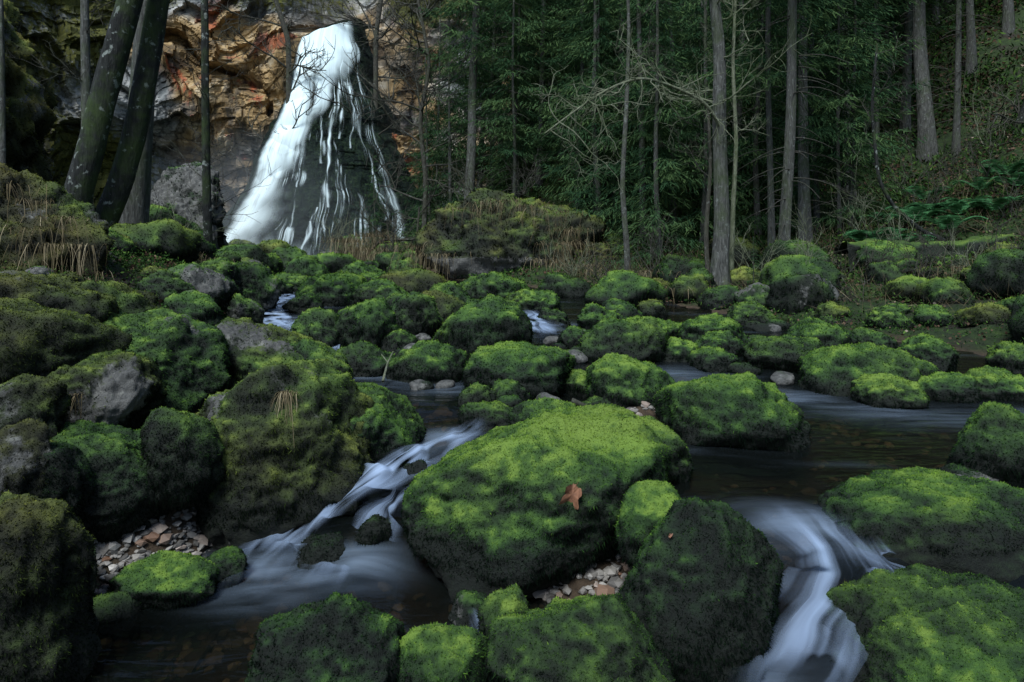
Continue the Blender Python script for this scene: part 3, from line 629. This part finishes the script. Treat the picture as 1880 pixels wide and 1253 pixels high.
def crown_mesh(H,h0,Lm,seed,dens=1.):
    rs=np.random.default_rng(seed); pts=[];dirs=[];lens=[];wds=[];tn=[]
    h=h0
    while h<H-.2:
        nb=rs.integers(4,7); Lh=Lm*(1-(h-h0*.3)/H)**.75
        for b in range(nb):
            az=rs.uniform(0,6.283); L=Lh*rs.uniform(.55,1.1); n=max(4,int(L/.13)); s=np.linspace(.1,1,n)
            dv=np.array([math.cos(az),math.sin(az)]); bz=h+rs.uniform(-.1,.1)-.42*L*s+.22*L*s**2.5
            bt=rs.uniform(.1,.75)
            for q in range(n):
                base=np.array([dv[0]*L*s[q],dv[1]*L*s[q],bz[q]]); tw=(.36*L*(1-s[q])**.8+.12)
                for sg in (-1,1):
                    if rs.random()>.9*dens: continue
                    a2=az+sg*rs.uniform(.5,1.0); td=norm(np.array([math.cos(a2),math.sin(a2),rs.uniform(-1.1,-.3)])); m_=max(1,int(tw/.085))
                    for e in range(m_):
                        pp=base+td*tw*(e+.2)/m_
                        pts.append(pp); dirs.append(norm(td+rs.normal(size=3)*.22)); lens.append(rs.uniform(.10,.2)); wds.append(rs.uniform(.010,.02)); tn.append(bt+.3*(e/m_)+rs.normal()*.12)
        h+=rs.uniform(.26,.46)
    p=np.array(pts);d=np.array(dirs);l=np.array(lens)[:,None];w=np.array(wds)[:,None]
    sd=norm(np.cross(d,rs.normal(size=d.shape)*.6+np.array([0,0,1.])))
    V=np.stack([p-sd*w,p+sd*w,p+d*l+sd*w*.4,p+d*l-sd*w*.4],1).reshape(-1,3)
    return V,np.arange(len(V)).reshape(-1,4),np.repeat(np.clip(tn,0,1),4)
def pole(H,r,seed,lean=0.):
    rs=np.random.default_rng(seed); n=46; z=np.linspace(-.4,H,n); P=np.stack([.2*np.sin(z*.3+seed)+.05*np.sin(z*1.1+seed*2)-.2*math.sin(seed),.15*np.cos(z*.25+seed)-.15*math.cos(seed),z],-1)
    V,F=tube(P,r*(1-.85*np.clip(z/H,0,1)**1.1)+.006,14,.14,seed,.8)
    tw=[]
    for i in range(100):
        hh=rs.uniform(1.0,H*.75); az=rs.uniform(0,6.28); L=rs.uniform(.25,1.4); b=np.array([np.interp(hh,z,P[:,0]),np.interp(hh,z,P[:,1]),hh])
        q=[b+np.array([math.cos(az)*L*k/4,math.sin(az)*L*k/4,-.35*L*(k/4)**2]) for k in range(5)]; tw.append(tube(q,np.linspace(.014,.005,5),4))
    return (V,F),join(tw)
def hidden_proto(name,V,F,mat,attrs=None):
    o=mk(name,V,F,mat,True,attrs); SC.collection.objects.unlink(o); me=o.data; bpy.data.objects.remove(o); return me
CR=[hidden_proto('crown',c[0],c[1],NED,{'tint':c[2]}) for c in (crown_mesh(20,5.0,2.6,1),crown_mesh(18,3.0,2.7,2),crown_mesh(13,1.0,2.6,3),crown_mesh(10,.5,2.1,4),crown_mesh(22,7,2.6,5))]
PO=[]
for i,(H,r) in enumerate(((20,.2),(18,.17),(13,.13),(10,.1),(22,.24))):
    a,b=pole(H,r,i+20); PO.append((hidden_proto('trunk',*a,BK2),hidden_proto('dead_branches',*b,BK4)))
def child(name,me,par,sc=None):
    o=bpy.data.objects.new(name,me); o.parent=par; SC.collection.objects.link(o)
    if sc: o.scale=sc
    return o
def spruce(x,y,v,sc,rot,label,twigs=True,crown=True,rs_=1.,lean=0.):
    e=empty('spruce_tree',(x,y,float(ground(x,y)))); e.rotation_euler=(lean*.4,lean,rot); e.scale=(sc,sc,sc)
    child('trunk',PO[v][0],e,(rs_,rs_,1))
    if twigs: child('dead_branches',PO[v][1],e)
    if crown: child('crown',CR[v],e)
    tag(e,label,'tree','spruce trees of the forest'); TR.append((x,y)); return e
TR=[]
for bx,d,v,sc,rr,ln in ((860,26,4,1,.8,0),(922,30,0,1,.65,0.01),(990,27,0,.95,.6,.01),(1034,29,1,1,.7,0),(1062,31,0,1,.6,-.01),(1418,16.5,0,.95,.40,.012),(1440,14.2,4,.95,.48,.005),(1478,18,4,1,.58,-.008),(1560,22,0,1,.8,0),(1628,26,1,1,.8,.01),(1662,24,0,1,.7,-.01),(1702,22,4,1,.85,.0),(1782,25,4,.95,.6,0.015),(1598,30,4,1,.8,0),(1735,30,0,1,.8,0.01),(1500,28,0,1,.7,0),(1385,26,0,1,.6,0.01),(1205,26,0,1,.5,0),(1255,30,4,1,.6,0),(960,33,4,1,.6,0),(1110,33,0,1,.7,0),(1820,30,4,1,.8,0),(1530,32,0,1,.7,-.01),(1650,34,4,1,.7,0),(1580,27,0,.9,.5,.01),(1350,31,0,1,.7,0),(1175,30,0,1,.6,0),(1010,34,0,1,.7,.01),(1518,24,1,1,.45,.02),(1755,21,4,.9,.4,-.02),(1540,18.5,1,.9,.3,.015),(945,25,1,.9,.4,.01),(1090,24,1,.9,.35,-.01),(1685,27,4,1,.5,.01),(1610,23,4,.95,.4,-.01),(1850,26,4,1,.6,.01),(1720,29,1,1,.6,0),(1790,31,1,1,.7,0),(1670,31,1,1,.6,0),(1845,33,1,1,.7,0),(1760,35,1,1,.7,0)):
    spruce((bx-940)/K*d,d,v,sc,rng.uniform(0,6),'tall straight spruce with bare grey lower trunk',rs_=rr,lean=ln)
for bx,d,v,sc in ((1100,22,2,.95),(1180,21,2,1.05),(1235,23,2,1.),(1060,25,2,1.1),(830,27,3,1.),(800,31,2,.9),(905,29,2,1.1),(950,27,3,1.1),(1290,20,3,1.1),(1000,31,2,1.2),(1390,21,3,1.15),(1500,20,2,.9),(1530,24,2,1.05),(1590,25,3,1.),(1640,29,3,1.1),(1700,33,2,1.),(1800,36,2,1.1),(690,33.2,3,.55),(1140,28,2,1.2),(1460,25,2,1.1),(1350,24,2,1.2),(1210,19,3,1.),(1130,24.5,2,1.2),(1290,25,2,1.2),(1560,19,3,.9),(880,31,2,1.3),(1420,28,2,1.3),(790,29,3,.9)):
    spruce((bx-940)/K*d,d,v,sc,rng.uniform(0,6),'spruce with drooping dark green branches',twigs=False,rs_=.75)
tries=0;n=0
while n<70 and tries<5000:
    tries+=1; x=rng.uniform(0,44); y=rng.uniform(27,58)
    if x>y*.85+2 or any((x-a)**2+(y-b)**2<4 for a,b in TR): continue
    if x<5 and y>38: continue
    v=int(rng.choice([0,1,4,2,4,0,1])) if x<.5*y else int(rng.choice([0,1,4,1])); spruce(x,y,v,rng.uniform(.85,1.15),rng.uniform(0,6),'spruce standing in the dense dark forest slope',twigs=False,rs_=.75); n+=1
spruce((1385-940)/K*12.5,12.5,3,.11,1.,'tiny spruce sapling at the stream bank',twigs=False)
def tree_from(pts,d,w0,w1,mat,label,name='tree',seed=0,branches=0,bl=1.5,sides=20,flare=.5,bmat=None,dd=None,bdep=2,topfrac=.5,br=.02):
    dd=dd or [d]*len(pts)
    P=[pixel_to_world(a,b,q) for (a,b),q in zip(pts,dd)]; g=float(ground(P[0][0],P[0][1])); P=[np.array([P[0][0],P[0][1],min(g,P[0][2])-.3])]+P
    Q=resample(P,70); V,F=tube(Q,np.linspace(w0/2/K*d,w1/2/K*d,70),sides,.14,seed,flare)
    b=Q[0]+np.array([0,0,.3]); e=empty(name,b)
    mk('trunk',V-b,F,mat,True,parent=e)
    if branches:
        rs=np.random.default_rng(seed); out=[]
        for i in range(branches):
            j=rs.integers(int(70*topfrac),69); nd=norm(np.array([rs.normal(),rs.normal()*.7,rs.uniform(-.1,.6)])); grow(Q[j],nd,bl*rs.uniform(.5,1.1),br*bl/1.5,bdep,out,rs)
        v,f=join(out); mk('branches',v-b,f,bmat or BK4,True,parent=e)
    tag(e,label,'tree','broadleaf trees by the stream'); return e
tree_from([(128,440),(138,370),(165,280),(192,170),(222,60),(250,-40),(290,-250)],9,52,36,BK1,'curved leaning tree trunk with dark lichen-spotted bark',seed=3,branches=5,topfrac=.75,flare=.8)
tree_from([(165,490),(182,430),(222,340),(250,230),(275,100),(298,-40),(330,-260)],9.4,44,32,BK1,'leaning dark tree trunk with moss up the bark',seed=4,branches=5,topfrac=.75,flare=.8)
tree_from([(238,505),(243,400),(256,250),(264,120),(277,-50),(292,-250)],10.2,58,28,BK2,'upright grey-brown tree trunk with mossy foot',seed=5,branches=6,topfrac=.6,flare=1.)
tree_from([(383,482),(379,330),(377,150),(375,-60),(375,-240)],12,16,11,BK1,'slender straight dark trunk with short side twigs',seed=6,branches=26,bl=1.0,topfrac=.1,bdep=1,br=.012)
tree_from([(160,330),(158,150),(155,-60)],15,18,14,BK2,'slim pale trunk on the upper bank',seed=7,branches=8,bl=1.)
tree_from([(5,300),(3,100),(0,-100)],11,12,8,BK2,'slim pale trunk at the rock outcrop',seed=8)
tree_from([(1320,515),(1326,400),(1320,250),(1322,100),(1305,-60),(1290,-240)],13.5,30,15,BK2,'gnarled mossy tree with crooked root flare',seed=9,branches=12,bl=1.4,topfrac=.45,bmat=BK3,flare=1.5)
tree_from([(1300,512),(1296,430),(1305,300),(1300,200)],13.7,10,5,BK4,'thin crooked stem beside the gnarled tree',seed=10,branches=8,bl=.8)
tree_from([(1342,505),(1345,400),(1352,260),(1345,120),(1350,0)],13.9,10,5,BK3,'thin mossy stem beside the gnarled tree',seed=11,branches=8,bl=.9,bmat=BK3)
tree_from([(1152,475),(1142,340),(1150,200),(1155,60),(1150,-80)],17.5,11,5,BK2,'slender bare tree with few thin twigs',seed=12,branches=9,bl=1.3,bmat=BK4,topfrac=.3,br=.014)
tree_from([(778,440),(782,330),(770,220),(790,120),(760,-40)],27,10,5,BK4,'thin dark bare tree beside the waterfall',seed=13,branches=20,bl=3,topfrac=.25)
tree_from([(1850,345),(1862,290),(1885,220),(1930,100),(1960,-50)],20,34,24,BK1,'dark crooked tree leaning on the leafy slope',seed=14,branches=12,bl=2.5,topfrac=.3)
tree_from([(1740,440),(1700,430),(1640,380),(1612,330),(1600,200),(1610,80)],15,8,4,BK1,'bent mossy sapling arching over the bank',seed=15,branches=6,bl=.8,bmat=BK4)
tree_from([(530,70),(515,30),(495,-40)],36,12,8,BK4,'leaning tree on the cliff top',seed=16,branches=14,bl=4,topfrac=.2)
tree_from([(690,60),(700,0),(705,-60)],36.5,10,8,BK4,'leaning tree on the cliff top',seed=17,branches=14,bl=4,topfrac=.1)
tree_from([(660,480),(700,440),(765,440),(770,380)],27,7,3,BK4,'bare shrub at the foot of the waterfall',seed=18,branches=16,bl=2,topfrac=.1)
P=[pixel_to_world(a,b,q) for a,b,q in ((1330,250,13.5),(1300,190,13.2),(1240,160,12.9),(1180,140,12.6),(1120,160,12.4),(1060,200,12.2),(1000,245,12))]
Q=resample(P,40); out=[tube(Q,np.linspace(.036,.013,40),8)]; rs=np.random.default_rng(5)
for i in range(38): grow(Q[rs.integers(3,39)],norm(np.array([-.25+rs.normal()*.8,rs.normal()*.4,-.45+rs.normal()*.6])),rs.uniform(.4,1.4),.013,2,out,rs,.42,-.03,1.1,3)
v,f=join(out); b=P[0]; e=empty('tree_limb',b); mk('limb',v-b,f,BK3,True,parent=e); tag(e,'pale twisted bare limb reaching out from the gnarled tree','branch')
# bare shrubs on the banks
for i,(a,b_,d,hh) in enumerate(((1490,520,13,1.3),(1540,505,13.5,1.2),(1600,520,12.5,.9),(1385,500,14,1.2),(1230,520,14.5,1.2),(1100,515,16,1.2),(1050,500,17.5,1.3),(1200,490,17,1.4),(1690,540,12,.8),(1800,540,11.5,.8),(1860,520,12,.9),(1160,530,14.5,.8),(1640,470,14.6,1.),(1700,400,17,1.4),(1800,380,17,1.4),(1580,420,17,1.5),(1860,400,15,1.2),(1740,340,20,1.8),(1820,320,20,1.8),(1660,350,20,1.8),(1740,500,13,.9),(1450,540,12,.8),(1560,560,11,.6),(720,460,25,2.2),(620,465,26,2.0),(870,360,22,1.4),(960,350,22,1.3),(330,450,12,1.),(60,500,6.5,.5),(270,480,10.8,.8))):
    x=(a-940)/K*d; p=np.array([x,d,max(float(ground(x,d)),EYE+(470-b_)/K*d-.1)]); rs=np.random.default_rng(200+i); out=[]
    for k in range(7): grow(p+rs.normal(size=3)*np.array([.08,.08,0]),norm(np.array([rs.normal()*.6,rs.normal()*.5,1.])),hh*rs.uniform(.5,1.),.0045+.0004*d,2,out,rs,.3,.02,.8,4)
    v,f=join(out); o=mk('shrub',v-p,f,BK4 if i%3 else BK3); o.location=p.tolist(); tag(o,'leafless twiggy shrub growing on the bank','shrub','bare shrubs')
def stick(pts,r,label,mat=BK4):
    P=[pixel_to_world(*p) for p in pts]; V,F=tube(resample(P,14),np.linspace(r,r*.5,14),7,.2,3); b=P[0]; o=mk('fallen_stick',V-b,F,mat); o.location=b.tolist(); tag(o,label,'stick',group='fallen sticks')
stick([(703,700,5.7),(712,665,5.9),(722,645,6.0)],.012,'pale forked stick caught between stream boulders',BK3)
stick([(712,665,5.9),(700,650,5.95)],.007,'short broken twig caught in the stream',BK3)
stick([(1050,735,4.9),(1080,748,4.85),(1115,762,4.8)],.02,'dark wet branch lying on mossy stones')
stick([(1680,605,9.5),(1760,625,9.3),(1850,630,9.2)],.015,'thin rusty fallen branch on the mossy bank')
for i,pts in enumerate((((140,470,8.2),(120,520,7.4),(100,570,6.9)),((175,500,8.6),(190,545,7.9),(215,590,7.3)),((150,480,8.2),(165,530,7.5),(150,590,6.9)))):
    P=[pixel_to_world(*p) for p in pts]; Q=resample(P,20); Q[:,2]=np.maximum(Q[:,2],ground(Q[:,0],Q[:,1])+.02); V,F=tube(Q,np.linspace(.05,.015,20),8,.3,i); b=Q[0]; o=mk('tree_root',V-b,F,BK1); o.location=b.tolist(); tag(o,'gnarled dark root creeping down the mossy bank','root','tree roots')
# ---------------------------------------------------------------- grasses
def tuft(x,y,z,n,L,seed,label,droop=1.,spread=.12,w=.004,mat=STR,dirn=None):
    rs=np.random.default_rng(seed); az=rs.uniform(0,6.283,n); l=L*rs.uniform(.4,1.25,n); s=np.linspace(0,1,6)
    b=np.stack([rs.normal(size=n)*spread,rs.normal(size=n)*spread*.7,np.zeros(n)],-1)
    out=rs.uniform(.2,.8,n); hx=out[:,None]*s[None]**1.1; hz=(s[None]*.95-droop*rs.uniform(.5,1.5,n)[:,None]*s[None]**2)
    C=b[:,None]+l[:,None,None]*np.stack([hx*np.cos(az)[:,None],hx*np.sin(az)[:,None]-.0,hz],-1)
    if dirn is not None: C=C+(s[None,:,None]**1.5)*l[:,None,None]*np.array(dirn)
    C=C+rs.normal(size=C.shape)*.02*L*s[None,:,None]
    sd=np.stack([-np.sin(az),np.cos(az),0*az],-1)[:,None]*(w*(1-.8*s))[None,:,None]
    sd=sd+np.array([1.,0,0])*(w*.5*(1-.8*s))[None,:,None]
    V=np.stack([C-sd,C+sd],2).reshape(-1,3); k=np.arange(n)[:,None]*12+np.arange(5)[None]*2
    F=np.stack([k,k+1,k+3,k+2],-1).reshape(-1,4); T=np.repeat(np.clip(rs.normal(.45,.25,n),0,1),12)
    o=mk('grass_tuft',V,F,mat,False,{'tint':T}); o.location=(x,y,z); tag(o,label,'grass','dry grass tufts'); return o
def resting(ob,bx,by,lift=.01):
    Wd,F=ob_b[ob.name]; bv=BVHTree.FromPolygons([tuple(v) for v in Wd],[tuple(int(i) for i in f) for f in F])
    d=Vector(((bx-940)/K,1,(470-by)/K)).normalized(); h,n,_,_=bv.ray_cast(Vector((0,0,EYE)),d)
    if h is None: return None,None
    return h+n*lift,n
def tuft_at_pixel(bx,by,d,n,L,seed,label='tuft of dry straw-coloured grass on the mossy bank',**k):
    p=pixel_to_world(bx,by,d); tuft(p[0],p[1],p[2],n,L,seed,label,**k)
h,_=resting(BIG,528,722,0)
if h: tuft(*h,80,.16,1,'small dry grass tuft growing on the large mossy boulder',spread=.025,w=.002,droop=1.7,dirn=(0,-.3,-.3))
h,_=resting(GB,140,725,0)
if h: tuft(*h,30,.13,2,'small dry grass tuft on the grey rock',spread=.03,w=.002,droop=1.7,dirn=(0,-.3,-.3))
for i,(a,b,n,L) in enumerate([(20,340,60,.3),(60,370,80,.34),(100,400,90,.34),(40,420,60,.32),(80,450,80,.32),(130,450,80,.3),(20,480,60,.28),(60,520,50,.26),(110,510,60,.26),(145,500,50,.24)]):
    h,_=resting(HUMP,a,b,0)
    if h: tuft(*h,n,L,90+i,'hanging tuft of long dry grass on the steep bank',spread=.13,w=.0024,droop=2.3,dirn=(.2,-.35,-.7))
for i,(a,b,d,n,L) in enumerate([(320,455,10.5,110,.45),(400,480,11,110,.45),(350,470,10.5,80,.4),(265,470,9.5,70,.4)]): tuft_at_pixel(a,b,d,n,L,10+i,'hanging tuft of long dry grass on the steep bank',spread=.1,w=.0028,droop=2.0,dirn=(.15,-.15,-.2))
for i,(a,b,d,n,L) in enumerate([(785,455,20,220,.9),(800,470,19.5,160,.7),(640,445,26,260,1.4),(690,435,27,260,1.4),(665,460,26,220,1.2),(715,470,25,160,1.),(850,385,19.8,80,.5),(890,375,19.5,80,.5),(930,370,19.5,80,.5),(975,380,19.4,80,.5),(1010,390,19.4,80,.6),(1040,450,19,200,.8),(1075,490,18,160,.7),(1020,480,19,160,.7),(1050,425,19.3,120,.8),(1190,500,16,100,.45),(1265,530,13,140,.35),(1100,530,15,120,.4),(1250,500,14.5,100,.35),(1480,510,13,90,.4),(1780,490,12,90,.35),(1870,500,11.5,140,.45),(1840,480,12,90,.4)]): tuft_at_pixel(a,b,d,n,L,40+i,'clump of dry brown grass growing by the rocks',spread=.38,w=.0055,droop=1.8)
def scatter(n,fx,size,mat,name,label,cat,up=.5,seed=0,lw=.4,lift=0.):
    rs=np.random.default_rng(seed); x,y=fx(rs,n); z=ground(x,y); n=len(x)
    d=norm(np.stack([rs.normal(size=n),rs.normal(size=n),np.abs(rs.normal(size=n))*up],-1)); sd=norm(np.cross(d,rs.normal(size=(n,3))))
    sz=size*rs.uniform(.5,1.5,n)*np.clip(y/12,.45,2.2); L=sz[:,None]; w=(sz*lw)[:,None]; p=np.stack([x,y,z+.01+lift*rs.random(n)],-1)
    V=np.stack([p,p+d*L*.5+sd*w,p+d*L,p+d*L*.5-sd*w],1).reshape(-1,3); T=np.repeat(np.clip(rs.normal(.45,.25,n),0,1),4)
    o=mk(name,V,np.arange(len(V)).reshape(-1,4),mat,False,{'tint':T}); tag(o,label,cat,kind='stuff')
def reg_bank(rs,n):
    y=4+26*rs.random(n*2)**1.2; side=rs.random(n*2)<.25
    x=np.where(side,xl(y)-np.abs(rs.normal(size=n*2))*2.2-.1,xr(y)+rs.random(n*2)*np.clip(y*.9,3,14)); k=(np.abs(x)<y*.85+1)&(fbm(st3(x*.8,y*.8),2,25)>rs.uniform(-.7,.2,n*2)); return x[k][:n],y[k][:n]
def reg_left(rs,n):
    y=3+8*rs.random(n*2); x=xl(y)-rs.random(n*2)*3.5; k=np.abs(x)<y*.85+1; return x[k][:n],y[k][:n]
def reg_hill(rs,n):
    x=rs.uniform(5,26,n*2); y=rs.uniform(11,34,n*2); k=(x<y*.85+1)&(fbm(st3(x*.5,y*.5),3,5)>rs.uniform(-.5,.4,n*2)); return x[k][:n],y[k][:n]
scatter(60000,reg_bank,.055,GRN,'ground_cover','low green leafy undergrowth and moss on the banks','undergrowth',1.1,1,.2,.10)
scatter(30000,reg_left,.04,GRN,'ground_cover','short moss and small plants on the steep bank','undergrowth',.8,11,.28,.04)
scatter(12000,reg_bank,.05,LIT,'leaf_litter','fallen brown leaves scattered over the banks','leaves',.25,2,.4,.05)
scatter(3500,reg_left,.08,LIT,'leaf_litter','fallen brown leaves caught on the steep bank','leaves',.25,12,.4,.03)
scatter(38000,reg_hill,.055,LIT,'leaf_litter','brown leaf litter covering the forest slope','leaves',.25,3,.4,.04)
scatter(42000,reg_hill,.09,GRN,'ground_cover','scattered green plants on the forest slope','undergrowth',1.1,4,.14,.22)
def reg_st(rs,n):
    y=rs.uniform(9,19,n); x=rs.uniform(1.5,13,n); k=(x>xr(y)+.8)&(x<y*.85); return x[k],y[k]
scatter(9000,reg_st,.32,STR,'dry_undergrowth','tangled dry brown stalks along the bank','undergrowth',1.2,5,.007)
rs=np.random.default_rng(3); Vf=[]
for k in range(11):
    az=k*.571+rs.uniform(-.2,.2)+k; L=rs.uniform(.45,.65); s=np.linspace(0,1,26); C=np.stack([np.cos(az)*L*s*.75,np.sin(az)*L*s*.75,L*(1.05*s-.75*s**2)],-1); pr=np.array([-math.sin(az),math.cos(az),0])
    for q in range(3,26):
        wl=.13*L/.5*math.sin(math.pi*min(1,(s[q]*.9+.12))); tg_=norm(C[q]-C[q-1])
        for sg in (-1,1):
            a=C[q]; tip=a+pr*sg*wl+tg_*wl*.35-np.array([0,0,.02]); Vf+= [a-tg_*.009,a+tg_*.009,tip]
Vf=np.array(Vf); fme=hidden_proto('fern',Vf,np.arange(len(Vf)).reshape(-1,3),FRN,{'tint':np.repeat(rs.random(len(Vf)//3),3)})
for (a,b) in ((1625,400),(1650,380),(1680,395),(1720,390),(1640,420),(1760,400),(1800,395),(1825,385),(1700,415),(1600,410),(1850,400),(1780,425),(1590,440),(1740,430),(1665,360),(1870,420),(1610,425),(1690,375),(1815,410)):
    d=15.2+rng.uniform(-.2,3.5); x=(a-940)/K*d; o=bpy.data.objects.new('fern',fme); SC.collection.objects.link(o); o.location=(x,d,float(ground(x,d))+.1); o.rotation_euler=(0,0,rng.uniform(0,6)); q=rng.uniform(1.2,1.9); o.scale=(q,q,q); tag(o,'green fern with arching fronds on the slope','fern','ferns on the slope')
# mossy low wall
nu=260; nvv=24
xs=np.linspace(6.9,17,nu); yb=13.9+.12*(xs-6.9)+.15*np.sin(xs)
prof=np.array([(0,-.7),(0,-.4),(-.02,0),(-.02,.2),(.0,.3),(.06,.34),(.18,.37),(.35,.38),(.55,.33),(.6,.1)])
pp=np.stack([np.interp(np.linspace(0,9,nvv),range(10),prof[:,k]) for k in (0,1)],-1)
bz=ground(xs,yb-.3); bz=np.convolve(np.pad(bz,15,'edge'),np.ones(31)/31,'valid')
VX=np.repeat(xs[:,None],nvv,1); VY=yb[:,None]+pp[None,:,0]; VZ=bz[:,None]*.3+.7*1.3+.28+pp[None,:,1]*.8
VY=VY-.16*fbm(st3(VX*2.5,VZ*4,0),3,7)-.07*fbm(st3(VX*9,VZ*12,0),3,8); VZ=VZ+.10*fbm(st3(VX*2,VY*3,1),3,9)+.05*fbm(st3(VX*8,VY*8,1),2,9)
Vw=st3(VX,VY,VZ).reshape(-1,3); up=np.repeat(sst(.2,.34,pp[:,1])[None],nu,0).ravel()
b=Vw.mean(0)*np.array([1,1,0])
wl_=mk('stone_wall',Vw-b,gridF(nu,nvv)[:,::-1],MM,True,{'tint':np.clip(.10+.65*up+.4*fbm(Vw*3,3,2),0,1),'hue':np.clip(.15*up,0,1),'stone':np.clip(.3*(1-up),0,1)}); wl_.location=b.tolist(); tag(wl_,'low old stone wall with thick green moss on top','wall')
def leaf(p,nrm,sz,spin,label):
    if p is None: return
    n=72; th=np.linspace(0,2*np.pi,n,endpoint=False)
    lob=np.array([max(0,1-abs(((t-c_+np.pi)%(2*np.pi))-np.pi)/w_)*a_ for t in th for c_,w_,a_ in ((0,.55,1),(1.05,.5,.8),(-1.05,.5,.8),(2.1,.5,.5),(-2.1,.5,.5))]).reshape(n,5).max(1)
    r=.5+.46*lob**.8+.03*np.sin(th*17); V=[(0,0,0)]
    for f_ in (.5,1.):
        for q,t in zip(r,th):
            xx,yy_=f_*q*math.cos(t),f_*q*math.sin(t); V.append((sz*xx*1.15,sz*yy_*.68,sz*(1.0*yy_*yy_-.35*xx*xx+.07*math.sin(5*t)*f_)))
    V+=[(-sz*.35,0,0),(-sz*1.0,.1*sz,.1*sz),(-sz*.35,.05*sz,0)]
    F=[(0,i+1,(i+1)%n+1) for i in range(n)]+[(i+1,n+i+1,n+(i+1)%n+1) for i in range(n)]+[(i+1,n+(i+1)%n+1,(i+1)%n+1) for i in range(n)]+[(2*n+1,2*n+2,2*n+3)]
    o=mk('fallen_leaf',V,F,ALF); o.location=p; o.rotation_mode='QUATERNION'
    o.rotation_quaternion=Vector(nrm).to_track_quat('Z','Y')@Quaternion((0,0,1),spin); tag(o,label,'leaf','fallen autumn leaves')
h,n_=resting(MAIN,1052,905,.02); leaf(h,n_+Vector((.2,-.5,0)),.085,-1.9,'curled russet maple leaf lying on bright moss')
h,n_=resting(DARK,1232,985,.012); leaf(h,n_,.013,1,'tiny russet leaf on a dark mossy boulder')
h,n_=resting(LB,110,890,.02); leaf(h,n_,.04,1,'small brown leaf on a mossy boulder')
h,n_=resting(GB,100,740,.02); leaf(h,n_,.05,.5,'brown leaf caught on the bank')
# ---------------------------------------------------------------- light, camera
w=bpy.data.worlds.new('World'); SC.world=w; w.use_nodes=True; nt=w.node_tree; bg=nt.nodes['Background']
sk=nt.nodes.new('ShaderNodeTexSky'); sk.sky_type='NISHITA'; sk.sun_disc=False; sk.sun_elevation=math.radians(55); sk.sun_rotation=math.radians(200); sk.air_density=1.; sk.dust_density=1.
nt.links.new(sk.outputs[0],bg.inputs[0]); bg.inputs[1].default_value=.15
L=bpy.data.lights.new('sun','SUN'); L.energy=4.5; L.angle=math.radians(22); L.color=(.97,.99,1); lo=bpy.data.objects.new('sun',L); SC.collection.objects.link(lo)
el=math.radians(55); az=math.radians(200); dv=Vector((math.sin(az)*math.cos(el),math.cos(az)*math.cos(el),math.sin(el))); lo.rotation_euler=dv.to_track_quat('Z','Y').to_euler(); lo.location=(0,0,30)
cam=bpy.data.cameras.new('camera'); co=bpy.data.objects.new('camera',cam); SC.collection.objects.link(co); co.location=(0,0,EYE); co.rotation_euler=(math.radians(90),0,0)
cam.lens=24; cam.sensor_width=36; cam.shift_y=-156/1880; cam.clip_end=400; cam.clip_start=.05; SC.camera=co
SC.view_settings.view_transform='Standard'; SC.view_settings.look='None'; SC.view_settings.exposure=0
